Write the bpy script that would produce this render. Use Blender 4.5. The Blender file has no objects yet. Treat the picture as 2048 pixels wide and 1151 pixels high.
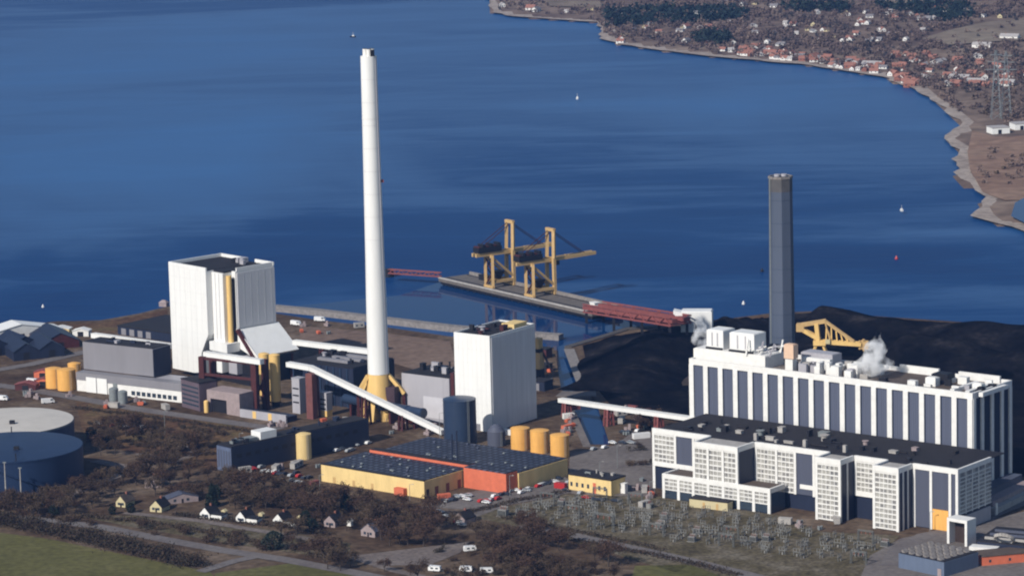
import bpy, bmesh, math, random
from mathutils import Vector
R = math.radians
scene = bpy.context.scene
COL = scene.collection

# ------------------------------------------------------------------ camera model (numbers in 2048-wide picture units)
FPX, CX, CY, PITCH, ROLL, CAMH = 7000.0, 1024.0, 575.5, R(9.95), 0.025, 380.0
FW = Vector((0, math.cos(PITCH), -math.sin(PITCH)))
UP0 = Vector((0, math.sin(PITCH), math.cos(PITCH)))
RT0 = Vector((1, 0, 0))
RT = RT0 * math.cos(ROLL) - UP0 * math.sin(ROLL)
UP = RT0 * math.sin(ROLL) + UP0 * math.cos(ROLL)
CAM = Vector((0, 0, CAMH))

def pg(x, y, z=0.0):
    d = FW + RT * ((x - CX) / FPX) - UP * ((y - CY) / FPX)
    return CAM + d * ((z - CAMH) / d.z)

def proj(P):
    r = P - CAM
    k = FPX / r.dot(FW)
    return CX + r.dot(RT) * k, CY - r.dot(UP) * k

def hz(x, yb, yt):
    P = pg(x, yb)
    lo, hi = 0.0, 400.0
    for _ in range(40):
        m = (lo + hi) / 2
        if proj(P + Vector((0, 0, m)))[1] > yt: lo = m
        else: hi = m
    return lo

class Fr:
    """local frame: u along P->Q, v to the left of it (away from the viewer when u runs right)"""
    def __init__(s, P, Q):
        s.o = Vector((P.x, P.y, 0)); d = Vector((Q.x - P.x, Q.y - P.y, 0)); s.L = d.length
        s.u = d.normalized(); s.v = Vector((-s.u.y, s.u.x, 0))
    def p(s, u, v, z=0.0): return s.o + s.u * u + s.v * v + Vector((0, 0, z))
    def _solve(s, fn, px, lo, hi):
        up = proj(fn(hi))[0] > proj(fn(lo))[0]
        for _ in range(50):
            m = (lo + hi) / 2
            if (proj(fn(m))[0] < px) == up: lo = m
            else: hi = m
        return lo
    def uat(s, px, v=0, z=0, lo=-200, hi=400): return s._solve(lambda t: s.p(t, v, z), px, lo, hi)
    def vat(s, px, u=0, z=0, lo=-200, hi=300): return s._solve(lambda t: s.p(u, t, z), px, lo, hi)

def fr_ang(P, a):
    return Fr(P, P + Vector((math.cos(R(a)), math.sin(R(a)), 0)))

# ------------------------------------------------------------------ mesh builder
class G:
    def __init__(s): s.V = []; s.F = []; s.I = []; s.m = 0; s.sm = []; s.smooth = False
    def face(s, *ix): s.F.append(ix); s.I.append(s.m); s.sm.append(s.smooth)
    def add(s, vs):
        n = len(s.V); s.V += [Vector(v) for v in vs]; return n
    def hexa(s, b, t):
        n = s.add(list(b) + list(t)); k = len(b)
        s.face(*[n + i for i in range(k - 1, -1, -1)]); s.face(*[n + k + i for i in range(k)])
        for i in range(k):
            j = (i + 1) % k; s.face(n + i, n + j, n + k + j, n + k + i)
    def box(s, f, u0, u1, v0, v1, z0, z1):
        q = [(u0, v0), (u1, v0), (u1, v1), (u0, v1)]
        s.hexa([f.p(a, b, z0) for a, b in q], [f.p(a, b, z1) for a, b in q]); return s
    def cube(s, c, sx, sy, sz, a=0.0):
        f = fr_ang(Vector(c), a); return s.box(f, -sx / 2, sx / 2, -sy / 2, sy / 2, c[2], c[2] + sz)
    def bar(s, p, q, w, h=None):
        h = h or w; p = Vector(p); q = Vector(q); d = (q - p).normalized()
        a = d.cross(Vector((0, 0, 1)))
        if a.length < 1e-3: a = Vector((1, 0, 0))
        a.normalize(); b = a.cross(d).normalized()
        c = [(-1, -1), (1, -1), (1, 1), (-1, 1)]
        s.hexa([p + a * (i * w / 2) + b * (j * h / 2) for i, j in c], [q + a * (i * w / 2) + b * (j * h / 2) for i, j in c]); return s
    def cyl(s, c, r, h, n=32, r2=None, cap=True, dome=0.0):
        r2 = r if r2 is None else r2; c = Vector(c)
        ring = lambda rr, z: [c + Vector((math.cos(2 * math.pi * i / n) * rr, math.sin(2 * math.pi * i / n) * rr, z)) for i in range(n)]
        a = s.add(ring(r, 0)); b = s.add(ring(r2, h))
        s.smooth = True
        for i in range(n): j = (i + 1) % n; s.face(a + i, a + j, b + j, b + i)
        s.smooth = False
        if cap:
            a2 = s.add(ring(r, 0)); s.face(*[a2 + i for i in range(n - 1, -1, -1)]); b = s.add(ring(r2, h))
            if dome:
                t = s.add([c + Vector((0, 0, h + dome))])
                prev = b
                for k in (0.66, 0.33):
                    nb = s.add(ring(r2 * k, h + dome * (1 - k * k)))
                    for i in range(n): j = (i + 1) % n; s.face(prev + i, prev + j, nb + j, nb + i)
                    prev = nb
                for i in range(n): s.face(prev + i, prev + (i + 1) % n, t)
            else: s.face(*[b + i for i in range(n)])
        return s
    def tube(s, p, q, r, n=12, r2=None):
        p = Vector(p); q = Vector(q); d = (q - p).normalized(); r2 = r if r2 is None else r2
        a = d.cross(Vector((0, 0, 1)))
        if a.length < 1e-3: a = Vector((1, 0, 0))
        a.normalize(); b = d.cross(a).normalized()
        i0 = s.add([p + (a * math.cos(2 * math.pi * i / n) + b * math.sin(2 * math.pi * i / n)) * r for i in range(n)])
        i1 = s.add([q + (a * math.cos(2 * math.pi * i / n) + b * math.sin(2 * math.pi * i / n)) * r2 for i in range(n)])
        s.smooth = True
        for i in range(n): j = (i + 1) % n; s.face(i0 + i, i0 + j, i1 + j, i1 + i)
        s.smooth = False
        j0 = s.add([s.V[i0 + i] for i in range(n)]); j1 = s.add([s.V[i1 + i] for i in range(n)])
        s.face(*[j0 + i for i in range(n - 1, -1, -1)]); s.face(*[j1 + i for i in range(n)])
        return s
    def mesh(s, name, mats, org):
        me = bpy.data.meshes.new(name)
        me.from_pydata([tuple(v - org) for v in s.V], [], s.F)
        for m in mats: me.materials.append(m)
        me.polygons.foreach_set('material_index', s.I); me.polygons.foreach_set('use_smooth', s.sm)
        me.validate(); me.update()
        bm = bmesh.new(); bm.from_mesh(me); bmesh.ops.recalc_face_normals(bm, faces=bm.faces); bm.to_mesh(me); bm.free()
        return me

ORG = {}
def build(name, g, mats, parent=None, org=None, label=None):
    if not isinstance(mats, (list, tuple)): mats = [mats]
    if parent is not None: org = ORG[parent]
    elif org is None: org = Vector((0, 0, 0))
    o = bpy.data.objects.new(name, g.mesh(name, mats, org)); COL.objects.link(o)
    ORG[o] = Vector(org)
    if parent is not None: o.parent = parent
    else: o.location = org
    if label: o['label'] = label
    return o

def tag(o, label, cat, group=None, kind=None):
    o['label'] = label; o['category'] = cat
    if group: o['group'] = group
    if kind: o['kind'] = kind
    return o

def thing(name, loc, label, cat, group=None):
    o = bpy.data.objects.new(name, None); o.empty_display_size = 1; COL.objects.link(o); o.location = loc
    ORG[o] = Vector(loc); return tag(o, label, cat, group)

def dup(root, loc, rz=0.0, label=None, group=None, s=1.0):
    r = root.copy(); COL.objects.link(r); r.location = loc; r.rotation_euler = (0, 0, rz); r.scale = (s, s, s)
    if label: r['label'] = label
    if group: r['group'] = group
    for ch in list(root.children):
        c = ch.copy(); COL.objects.link(c); c.parent = r
        for gch in list(ch.children):
            d = gch.copy(); COL.objects.link(d); d.parent = c
    return r

def structure(name, g, mats):
    o = build(name, g, mats); o['kind'] = 'structure'; return o

# ------------------------------------------------------------------ materials
def newmat(name):
    m = bpy.data.materials.new(name); m.use_nodes = True
    return m, m.node_tree.nodes, m.node_tree.links, m.node_tree.nodes['Principled BSDF']

def mat(name, c, rough=0.6, var=0.12, scale=0.15, zs=1.0, spec=0.3, dirt=0.0):
    """painted / weathered surface: base colour with two octaves of world-space mottling; zs<1 stretches it into vertical streaks"""
    m, N, L, B = newmat(name)
    B.inputs['Roughness'].default_value = rough; B.inputs['Specular IOR Level'].default_value = spec
    geo = N.new('ShaderNodeNewGeometry'); mp = N.new('ShaderNodeMapping'); mp.inputs['Scale'].default_value = (1, 1, zs)
    L.new(geo.outputs['Position'], mp.inputs['Vector'])
    n1 = N.new('ShaderNodeTexNoise'); n1.inputs['Scale'].default_value = scale; n1.inputs['Detail'].default_value = 6; n1.inputs['Roughness'].default_value = 0.7
    L.new(mp.outputs['Vector'], n1.inputs['Vector'])
    mr = N.new('ShaderNodeMapRange'); mr.inputs['From Min'].default_value = 0.25; mr.inputs['From Max'].default_value = 0.75
    mr.inputs['To Min'].default_value = 1 - var; mr.inputs['To Max'].default_value = 1 + var * 0.6
    L.new(n1.outputs['Fac'], mr.inputs['Value'])
    mx = N.new('ShaderNodeMix'); mx.data_type = 'RGBA'; mx.blend_type = 'MULTIPLY'; mx.inputs['Factor'].default_value = 1
    mx.inputs['A'].default_value = (*c, 1); L.new(mr.outputs['Result'], mx.inputs['B'])
    L.new(mx.outputs['Result'], B.inputs['Base Color'])
    return m

def groundmat(name, cols, scale=0.03, fine=0.35, detail=8, fa=0.35, rough=0.95):
    m, N, L, B = newmat(name)
    B.inputs['Roughness'].default_value = rough; B.inputs['Specular IOR Level'].default_value = 0.1
    geo = N.new('ShaderNodeNewGeometry')
    n1 = N.new('ShaderNodeTexNoise'); n1.inputs['Scale'].default_value = scale; n1.inputs['Detail'].default_value = detail; n1.inputs['Roughness'].default_value = 0.65
    n2 = N.new('ShaderNodeTexNoise'); n2.inputs['Scale'].default_value = fine; n2.inputs['Detail'].default_value = 4
    L.new(geo.outputs['Position'], n1.inputs['Vector']); L.new(geo.outputs['Position'], n2.inputs['Vector'])
    cr = N.new('ShaderNodeValToRGB'); e = cr.color_ramp.elements
    k = len(cols)
    while len(e) < k: e.new(0.5)
    for i, c in enumerate(cols):
        e[i].position = 0.3 + 0.4 * i / (k - 1); e[i].color = (*c, 1)
    L.new(n1.outputs['Fac'], cr.inputs['Fac'])
    mr = N.new('ShaderNodeMapRange'); mr.inputs['From Min'].default_value = 0.3; mr.inputs['From Max'].default_value = 0.7
    mr.inputs['To Min'].default_value = 1 - fa; mr.inputs['To Max'].default_value = 1 + fa
    L.new(n2.outputs['Fac'], mr.inputs['Value'])
    mx = N.new('ShaderNodeMix'); mx.data_type = 'RGBA'; mx.blend_type = 'MULTIPLY'; mx.inputs['Factor'].default_value = 1
    L.new(cr.outputs['Color'], mx.inputs['A']); L.new(mr.outputs['Result'], mx.inputs['B'])
    L.new(mx.outputs['Result'], B.inputs['Base Color'])
    return m

M = {}
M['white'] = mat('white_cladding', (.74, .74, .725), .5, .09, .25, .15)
M['shade_white'] = mat('shade_and_joint_white', (.62, .61, .62), .5, .13, .25, .12)  # greyer white: paints shade on right-hand faces, also tints joints and seams
M['whitec'] = mat('white_concrete', (.72, .71, .685), .7, .14, .35)
M['grey'] = mat('grey_cladding', (.21, .205, .225), .5, .12, .2, .15)
M['lgrey'] = mat('light_grey_cladding', (.36, .35, .38), .5, .14, .2, .15)
M['bluegrey'] = mat('blue_grey_cladding', (.075, .083, .118), .55, .15, .5, .02)
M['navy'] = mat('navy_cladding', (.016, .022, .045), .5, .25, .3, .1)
M['dark'] = mat('dark_steel', (.011, .011, .016), .6, .4, .4)
M['roof'] = mat('dark_roofing', (.017, .015, .018), .8, .45, .3)
M['roofb'] = mat('brown_roofing', (.10, .075, .06), .8, .4, .3)
M['yellow'] = mat('yellow_paint', (.74, .49, .18), .6, .18, .3, .2)
M['yhall'] = mat('yellow_wall', (.72, .53, .235), .75, .2, .25, .25)
M['tan'] = mat('cream_yellow_steel', (.52, .345, .15), .6, .2, .3)
M['orange'] = mat('orange_tank_paint', (.74, .39, .10), .6, .2, .3, .2)
M['rust'] = mat('orange_red_wall', (.58, .145, .075), .75, .2, .3)
M['maroon'] = mat('maroon_steel', (.065, .016, .016), .6, .35, .4)
M['redst'] = mat('faded_red_steel', (.22, .066, .060), .7, .3, .3)
M['tank'] = mat('dark_blue_tank_paint', (.022, .038, .075), .35, .18, .3, .1, .4)
M['bluetank'] = mat('blue_tank_paint', (.013, .028, .072), .5, .2, .1, .3)
M['stack'] = mat('slate_chimney', (.070, .088, .13), .6, .18, .2, .05)
M['concrete'] = mat('pale_concrete', (.36, .34, .32), .9, .3, .4)
M['rock'] = mat('breakwater_stone', (.22, .20, .19), .95, .5, .5)
M['galv'] = mat('galvanised_steel', (.20, .22, .225), .5, .3, 1.0)
M['glass'] = mat('window_glass', (.035, .05, .07), .15, .3, 1.0, 1, .6)
M['blind'] = newmat('office_glazing')[0]
def _cells(m, w_, h_, cols, rough):
    N, L = m.node_tree.nodes, m.node_tree.links; B = N['Principled BSDF']; B.inputs['Roughness'].default_value = rough
    geo = N.new('ShaderNodeNewGeometry'); mp = N.new('ShaderNodeMapping'); mp.inputs['Scale'].default_value = (1 / w_, 1 / w_, 1 / h_); L.new(geo.outputs['Position'], mp.inputs['Vector'])
    fl = N.new('ShaderNodeVectorMath'); fl.operation = 'FLOOR'; L.new(mp.outputs['Vector'], fl.inputs[0])
    wn = N.new('ShaderNodeTexWhiteNoise'); wn.noise_dimensions = '3D'; L.new(fl.outputs['Vector'], wn.inputs['Vector'])
    cr = N.new('ShaderNodeValToRGB'); e = cr.color_ramp.elements
    while len(e) < len(cols): e.new(.5)
    for i, c in enumerate(cols): e[i].position = i / (len(cols) - 1); e[i].color = (*c, 1)
    L.new(wn.outputs['Value'], cr.inputs['Fac']); L.new(cr.outputs['Color'], B.inputs['Base Color'])
_cells(M['blind'], 1.6, 2.3, [(.15, .15, .155), (.26, .25, .235), (.33, .32, .295), (.42, .41, .38)], .35)
M['cream'] = mat('cream_render', (.52, .45, .27), .8, .1, .5)
M['pink'] = mat('pinkish_concrete', (.30, .24, .24), .8, .25, .4)
M['switch'] = mat('dull_switchgear_steel', (.15, .155, .15), .6, .35, 1.0)
M['porcelain'] = mat('grey_insulators', (.22, .215, .205), .5, .2, 1.0)
M['bark'] = mat('bare_bark', (.060, .046, .038), .9, .4, 2.0)
M['twig'] = mat('bare_twigs', (.058, .036, .023), .95, .5, .12)
M['twig2'] = mat('pale_twigs', (.088, .060, .038), .95, .5, .12)
M['needle'] = mat('evergreen_needles', (.012, .022, .014), .8, .5, .5)
M['hedge'] = mat('hedge_leaves', (.045, .036, .024), .9, .6, .5)
M['carw'] = mat('white_car_paint', (.75, .75, .75), .3, .03, 1, 1, .5)
M['carr'] = mat('red_car_paint', (.40, .03, .03), .3, .03, 1, 1, .5)
M['card'] = mat('dark_car_paint', (.03, .035, .05), .3, .03, 1, 1, .5)
M['cars'] = mat('silver_car_paint', (.34, .36, .38), .3, .03, 1, 1, .5)
M['tyre'] = mat('black_rubber', (.02, .02, .02), .9, .1)
M['brick'] = mat('red_brick', (.25, .10, .07), .9, .3, .5)
M['rooft'] = mat('red_roof_tiles', (.34, .11, .07), .9, .3, .3)
M['coal'] = groundmat('coal', [(.002, .002, .003), (.004, .004, .006), (.009, .0085, .010), (.032, .028, .029)], .03, .3, 8, .45)
M['coal'].node_tree.nodes['Principled BSDF'].inputs['Specular IOR Level'].default_value = 0
# ------------------------------------------------------------------ camera, light, air
cam = bpy.data.cameras.new('camera'); co = bpy.data.objects.new('camera', cam); COL.objects.link(co)
cam.sensor_width = 36; cam.lens = 36 * FPX / 2048; cam.clip_start = 10; cam.clip_end = 30000
from mathutils import Matrix
co.matrix_world = Matrix(((RT.x, UP.x, -FW.x, 0), (RT.y, UP.y, -FW.y, 0), (RT.z, UP.z, -FW.z, CAMH), (0, 0, 0, 1)))
scene.camera = co
scene.view_settings.view_transform = 'Standard'; scene.view_settings.look = 'None'
scene.view_settings.exposure = EXPOSURE = 0.15; scene.view_settings.gamma = 1
scene.cycles.filter_width = 2.1
scene.cycles.use_denoising = True
scene.cycles.max_bounces = 6; scene.cycles.volume_bounces = 12; scene.cycles.diffuse_bounces = 2; scene.cycles.glossy_bounces = 2

SUN_EL, SUN_AZ = R(34), math.atan2(-0.665, -0.747)
w = bpy.data.worlds.new('World'); scene.world = w; w.use_nodes = True
nt = w.node_tree; sky = nt.nodes.new('ShaderNodeTexSky'); sky.sky_type = 'NISHITA'; sky.sun_disc = False
sky.sun_elevation = SUN_EL; sky.sun_rotation = SUN_AZ % (2 * math.pi); sky.air_density = 1.0; sky.dust_density = 0.4; sky.ozone_density = 1.5
nt.links.new(sky.outputs['Color'], nt.nodes['Background'].inputs['Color']); nt.nodes['Background'].inputs['Strength'].default_value = 0.085
sl = bpy.data.lights.new('sun', 'SUN'); sl.energy = 4.3; sl.angle = R(0.5); sl.color = (1, .945, .86)
so = bpy.data.objects.new('sun', sl); COL.objects.link(so)
ts = Vector((math.sin(SUN_AZ) * math.cos(SUN_EL), math.cos(SUN_AZ) * math.cos(SUN_EL), math.sin(SUN_EL)))
so.rotation_euler = (-ts).to_track_quat('-Z', 'Y').to_euler(); so.location = ts * 3000

hm = bpy.data.materials.new('haze_air'); hm.use_nodes = True; hn = hm.node_tree
for n in list(hn.nodes):
    if n.type == 'BSDF_PRINCIPLED': hn.nodes.remove(n)
pv = hn.nodes.new('ShaderNodeVolumePrincipled'); pv.inputs['Density'].default_value = 0.000028
pv.inputs['Color'].default_value = (.22, .44, 1.0, 1); pv.inputs['Anisotropy'].default_value = 0.0
hn.links.new(pv.outputs['Volume'], hn.nodes['Material Output'].inputs['Volume'])
g = G(); f0 = fr_ang(Vector((0, 0, 0)), 0); g.box(f0, -3600, 3600, -300, 11000, -14, 405)
o = build('haze', g, hm); o['kind'] = 'stuff'

# ------------------------------------------------------------------ sea
SEA = -2.4
m, N, L, B = newmat('sea_water')
B.inputs['IOR'].default_value = 1.333
geo = N.new('ShaderNodeNewGeometry')
def noise(scale, sx, sy, det, dist=0.0, rough=.55):
    mp = N.new('ShaderNodeMapping'); mp.inputs['Scale'].default_value = (sx, sy, 1); mp.inputs['Rotation'].default_value = (0, 0, R(7))
    L.new(geo.outputs['Position'], mp.inputs['Vector'])
    n = N.new('ShaderNodeTexNoise'); n.inputs['Scale'].default_value = scale; n.inputs['Detail'].default_value = det
    n.inputs['Roughness'].default_value = rough; n.inputs['Distortion'].default_value = dist
    L.new(mp.outputs['Vector'], n.inputs['Vector']); return n
def mrange(src, a, b, c, d):
    r = N.new('ShaderNodeMapRange'); r.interpolation_type = 'SMOOTHSTEP'
    for k, v in zip(('From Min', 'From Max', 'To Min', 'To Max'), (a, b, c, d)): r.inputs[k].default_value = v
    L.new(src, r.inputs['Value']); return r.outputs['Result']
big = noise(0.0011, 1.0, 1.0, 4, 1.2)
fine = noise(0.009, 0.28, 1.0, 6, 0.7, .62)
tiny = noise(0.045, 0.35, 1.0, 4, 0.4, .7)
fa = N.new('ShaderNodeMath'); fa.operation = 'MULTIPLY_ADD'; fa.inputs[1].default_value = 0.24
L.new(mrange(fine.outputs['Fac'], .44, .68, 0, 1), fa.inputs[0]); L.new(mrange(big.outputs['Fac'], .40, .74, 0, .50), fa.inputs[2])
fb = N.new('ShaderNodeMath'); fb.operation = 'MULTIPLY_ADD'; fb.inputs[1].default_value = 0.22
L.new(tiny.outputs['Fac'], fb.inputs[0])
# far sea lightens with distance: haze and sky sheen painted in with wind slicks
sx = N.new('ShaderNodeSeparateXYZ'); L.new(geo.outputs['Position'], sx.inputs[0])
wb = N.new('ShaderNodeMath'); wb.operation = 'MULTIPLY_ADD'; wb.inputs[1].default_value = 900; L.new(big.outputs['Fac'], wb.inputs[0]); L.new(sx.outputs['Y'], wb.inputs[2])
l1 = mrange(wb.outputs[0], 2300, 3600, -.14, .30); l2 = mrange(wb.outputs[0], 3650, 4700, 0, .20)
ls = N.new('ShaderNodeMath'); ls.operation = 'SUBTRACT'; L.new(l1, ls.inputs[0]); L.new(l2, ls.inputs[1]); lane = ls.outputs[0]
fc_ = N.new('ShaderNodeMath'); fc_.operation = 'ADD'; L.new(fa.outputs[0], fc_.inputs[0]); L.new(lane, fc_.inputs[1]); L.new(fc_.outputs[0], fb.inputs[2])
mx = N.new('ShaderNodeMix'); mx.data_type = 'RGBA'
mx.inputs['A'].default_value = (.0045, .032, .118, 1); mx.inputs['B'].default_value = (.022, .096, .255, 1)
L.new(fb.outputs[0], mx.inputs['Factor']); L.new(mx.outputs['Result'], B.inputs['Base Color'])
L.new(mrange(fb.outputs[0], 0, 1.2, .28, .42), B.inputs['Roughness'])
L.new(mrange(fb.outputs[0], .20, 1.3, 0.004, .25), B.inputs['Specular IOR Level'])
wv = noise(0.12, 0.5, 1.0, 4); bp = N.new('ShaderNodeBump'); bp.inputs['Strength'].default_value = 0.25; bp.inputs['Distance'].default_value = 0.5
L.new(wv.outputs['Fac'], bp.inputs['Height']); L.new(bp.outputs['Normal'], B.inputs['Normal'])
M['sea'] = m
m2, N, L, B = newmat('sheltered_water')
B.inputs['IOR'].default_value = 1.333; B.inputs['Base Color'].default_value = (.004, .030, .105, 1); B.inputs['Roughness'].default_value = 0.06
B.inputs['Specular IOR Level'].default_value = 0.03
geo = N.new('ShaderNodeNewGeometry'); wv = noise(0.25, 0.6, 1.0, 3); bp = N.new('ShaderNodeBump'); bp.inputs['Strength'].default_value = 0.06; bp.inputs['Distance'].default_value = 0.3
L.new(wv.outputs['Fac'], bp.inputs['Height']); L.new(bp.outputs['Normal'], B.inputs['Normal'])
M['calm'] = m2
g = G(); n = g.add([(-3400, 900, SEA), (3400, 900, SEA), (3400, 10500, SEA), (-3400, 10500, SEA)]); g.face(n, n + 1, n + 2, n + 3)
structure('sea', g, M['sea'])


def poly(pts, z, depth=0.0):
    """flat sheet (or a slab with a skirt when depth>0) through picture points lying on the ground"""
    P = [pg(x, y, z) for x, y in pts]
    g = G()
    if depth:
        g.hexa([p - Vector((0, 0, depth)) for p in P], P)
    else:
        n = g.add(P); g.face(*range(n, n + len(P)))
    return g

def strip(pts, wid, z, thick=0.0):
    """road or quay of constant width along picture points"""
    P = [pg(x, y, z) for x, y in pts]; g = G(); Lf = []; Rt = []
    for i, p in enumerate(P):
        d = (P[min(i + 1, len(P) - 1)] - P[max(i - 1, 0)]).normalized(); nrm = Vector((-d.y, d.x, 0)) * wid / 2
        Lf.append(p + nrm); Rt.append(p - nrm)
    for i in range(len(P) - 1):
        a = [Rt[i], Rt[i + 1], Lf[i + 1], Lf[i]]
        if thick: g.hexa([q - Vector((0, 0, thick)) for q in a], a)
        else: n = g.add(a); g.face(n, n + 1, n + 2, n + 3)
    return g

# calm basin between the coal jetty and the quay, a hand above the open sea
g = poly([(555, 615), (740, 638), (900, 657), (1060, 676), (1190, 720), (1300, 665), (1250, 640), (1180, 624), (1020, 592), (885, 562), (800, 590)], SEA + .05)
structure('harbour_water', g, M['calm'])
g = poly([(1090, 680), (1100, 740), (1160, 900), (1235, 900), (1185, 740), (1160, 670)], SEA + .10)
structure('canal_water', g, M['calm'])

# ------------------------------------------------------------------ plant ground
GM = {}
GM['base'] = groundmat('plant_ground', [(.040, .024, .014), (.072, .046, .029), (.115, .082, .056), (.175, .135, .105)], .02, .25, 9, .4)
GM['brown'] = groundmat('rough_brown_ground', [(.048, .026, .015), (.085, .045, .026), (.115, .072, .038), (.098, .085, .036)], .03, .3, 8, .4)
GM['heath'] = groundmat('tan_field', [(.11, .075, .06), (.16, .11, .085), (.20, .145, .115)], .015, .2, 6, .25)
GM['asph'] = groundmat('worn_asphalt', [(.115, .098, .092), (.15, .132, .125), (.18, .162, .152)], .04, .4, 6, .2)
GM['road'] = groundmat('road_asphalt', [(.115, .10, .10), (.145, .13, .128), (.17, .155, .15)], .05, .5, 6, .15)
GM['grass'] = groundmat('field_grass', [(.080, .076, .026), (.102, .096, .034), (.135, .122, .055)], .02, .3, 7, .25)
GM['yard'] = groundmat('switchyard_grass', [(.050, .040, .024), (.088, .072, .040), (.12, .10, .07), (.18, .16, .125)], .06, .5, 9, .5)
GM['gravel'] = groundmat('pale_gravel', [(.11, .088, .08), (.155, .13, .12), (.21, .18, .165)], .05, .5, 7, .3)

land = [(-1100, 770), (-300, 682), (0, 655), (110, 642), (200, 640), (280, 626), (335, 612), (420, 606), (550, 626), (640, 640), (780, 655), (900, 672), (1060, 690), (1108, 694),
        (1122, 775), (1140, 806), (1180, 888), (1222, 888), (1195, 804), (1165, 775), (1138, 698), (1140, 690), (1200, 670), (1250, 655), (1350, 645),
        (1430, 640), (1540, 626), (1620, 622), (1800, 635), (1950, 645), (2048, 668), (2350, 745), (2350, 1400), (-1100, 1400)]
structure('ground', poly(land, 0, 8), GM['base'])
def zone(name, pts, k, z): structure(name, poly(pts, z), GM[k] if k in GM else M[k])
zone('heath_field', [(600, 652), (760, 664), (900, 682), (915, 740), (840, 742), (770, 720), (600, 690)], 'heath', .06)
zone('shore_field', [(60, 652), (200, 645), (335, 618), (335, 655), (200, 668), (80, 672)], 'brown', .06)
zone('coal_yard', [(1165, 690), (1250, 668), (1350, 652), (1430, 645), (1540, 630), (1622, 625), (1800, 638), (1950, 648), (2048, 671), (2340, 746), (2300, 960), (2100, 960), (1700, 900), (1378, 846), (1230, 820), (1180, 760)], 'coal', .08)
zone('inner_ground', [(150, 800), (400, 840), (560, 860), (470, 880), (430, 940), (250, 900), (170, 880)], 'brown', .10)
zone('works_yard', [(520, 850), (760, 845), (900, 880), (700, 905), (640, 925), (620, 965), (470, 945), (560, 900)], 'base', .08)
zone('asphalt_yard', [(1140, 905), (1230, 890), (1310, 870), (1310, 990), (1240, 1000), (1135, 985)], 'asph', .10)
zone('car_park', [(930, 985), (1130, 945), (1140, 985), (960, 1020), (850, 1012)], 'asph', .14)
zone('switchyard_ground', [(930, 1030), (1130, 988), (1320, 992), (1560, 1030), (1640, 1062), (1800, 1070), (1740, 1130), (1690, 1200), (1540, 1200), (1080, 1062)], 'yard', .12)
zone('apron', [(1800, 1076), (1900, 1056), (2100, 1010), (2100, 1200), (1700, 1200), (1740, 1110)], 'asph', .16)
zone('field', [(0, 1064), (100, 1077), (260, 1110), (420, 1142), (470, 1200), (-900, 1380), (-900, 1062), (-100, 1050)], "grass", .10)
zone('meadow', [(430, 1145), (590, 1124), (760, 1150), (820, 1200), (430, 1200)], 'grass', .10)
zone('lawn', [(1270, 1130), (1380, 1128), (1440, 1150), (1440, 1200), (1250, 1200)], 'grass', .12)
zone('gravel_lot', [(690, 1112), (790, 1100), (940, 1082), (920, 1104), (860, 1128), (760, 1130)], 'gravel', .14)
zone('verge', [(150, 1030), (300, 1030), (520, 1055), (700, 1085), (700, 1120), (500, 1092), (250, 1050)], 'yard', .08)
def road(pts, wid, k, z=.2, name='road'): structure(name, strip(pts, wid, z), GM[k])
road([(-60, 1025), (60, 1036), (200, 1052), (330, 1078), (450, 1100), (560, 1116), (700, 1142), (860, 1175)], 8, 'road', .20)
road([(400, 1142), (470, 1120), (520, 1110)], 6, 'road', .24)
road([(250, 1024), (400, 1040), (530, 1062), (640, 1080), (690, 1108), (790, 1140), (880, 1160)], 5, 'gravel', .22, 'path')
road([(1040, 1050), (1150, 1070), (1260, 1094), (1380, 1120), (1520, 1154)], 8, 'road', .22)
road([(-60, 762), (60, 778), (160, 796), (280, 818), (420, 838), (560, 858)], 9, 'road', .24)
road([(-60, 748), (60, 728), (165, 704), (240, 690)], 9, 'road', .24)
road([(120, 1000), (190, 965), (250, 945), (240, 930), (190, 920)], 7, 'gravel', .22, 'path')
road([(340, 884), (400, 905), (340, 925), (280, 905)], 7, 'gravel', .22, 'path')
road([(1780, 1130), (1800, 1095), (1850, 1070), (1920, 1055), (2000, 1020), (2090, 985)], 9, 'road', .24)
road([(1136, 806), (1174, 892), (1230, 896), (1290, 850)], 4, 'asph', .22, 'path')
road([(930, 1035), (1000, 1010), (1060, 985), (1130, 955)], 6, 'asph', .24)
# crossing over the cooling-water channel and the breakwater
M['darkrock'] = mat('dark_quay', (.075, .068, .066), .95, .4, .4)
structure('canal_crossing', strip([(1118, 786), (1150, 787), (1192, 786)], 13, .35, 3), GM['asph'])
structure('breakwater', strip([(548, 610), (640, 619), (740, 631), (900, 650), (1070, 664), (1122, 668)], 6, 1.0, 6), M['rock'])
structure('canal_bank', strip([(1138, 697), (1168, 776)], 6, .3), M['rock'])
structure('quay', strip([(1136, 692), (1200, 673), (1252, 657), (1345, 648)], 5, .5, 5), M['darkrock'])

# ------------------------------------------------------------------ far shore
coast = [(960, -40), (985, 28), (1030, 36), (1100, 41), (1195, 47), (1200, 62), (1198, 80), (1240, 92), (1300, 101), (1390, 112), (1480, 121), (1600, 131), (1690, 145), (1760, 156), (1830, 182),
         (1880, 214), (1925, 250), (1888, 281), (1920, 303), (1902, 322), (1922, 362), (1950, 385), (1972, 398), (1940, 436), (1990, 450), (2048, 467), (2200, 500), (2500, 540)]
CP = [pg(x, y, SEA) for x, y in coast]
CPX = [(p.x, p.y) for p in CP] + [(3300, 3000), (3300, 9800), (-700, 9800)]
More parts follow.
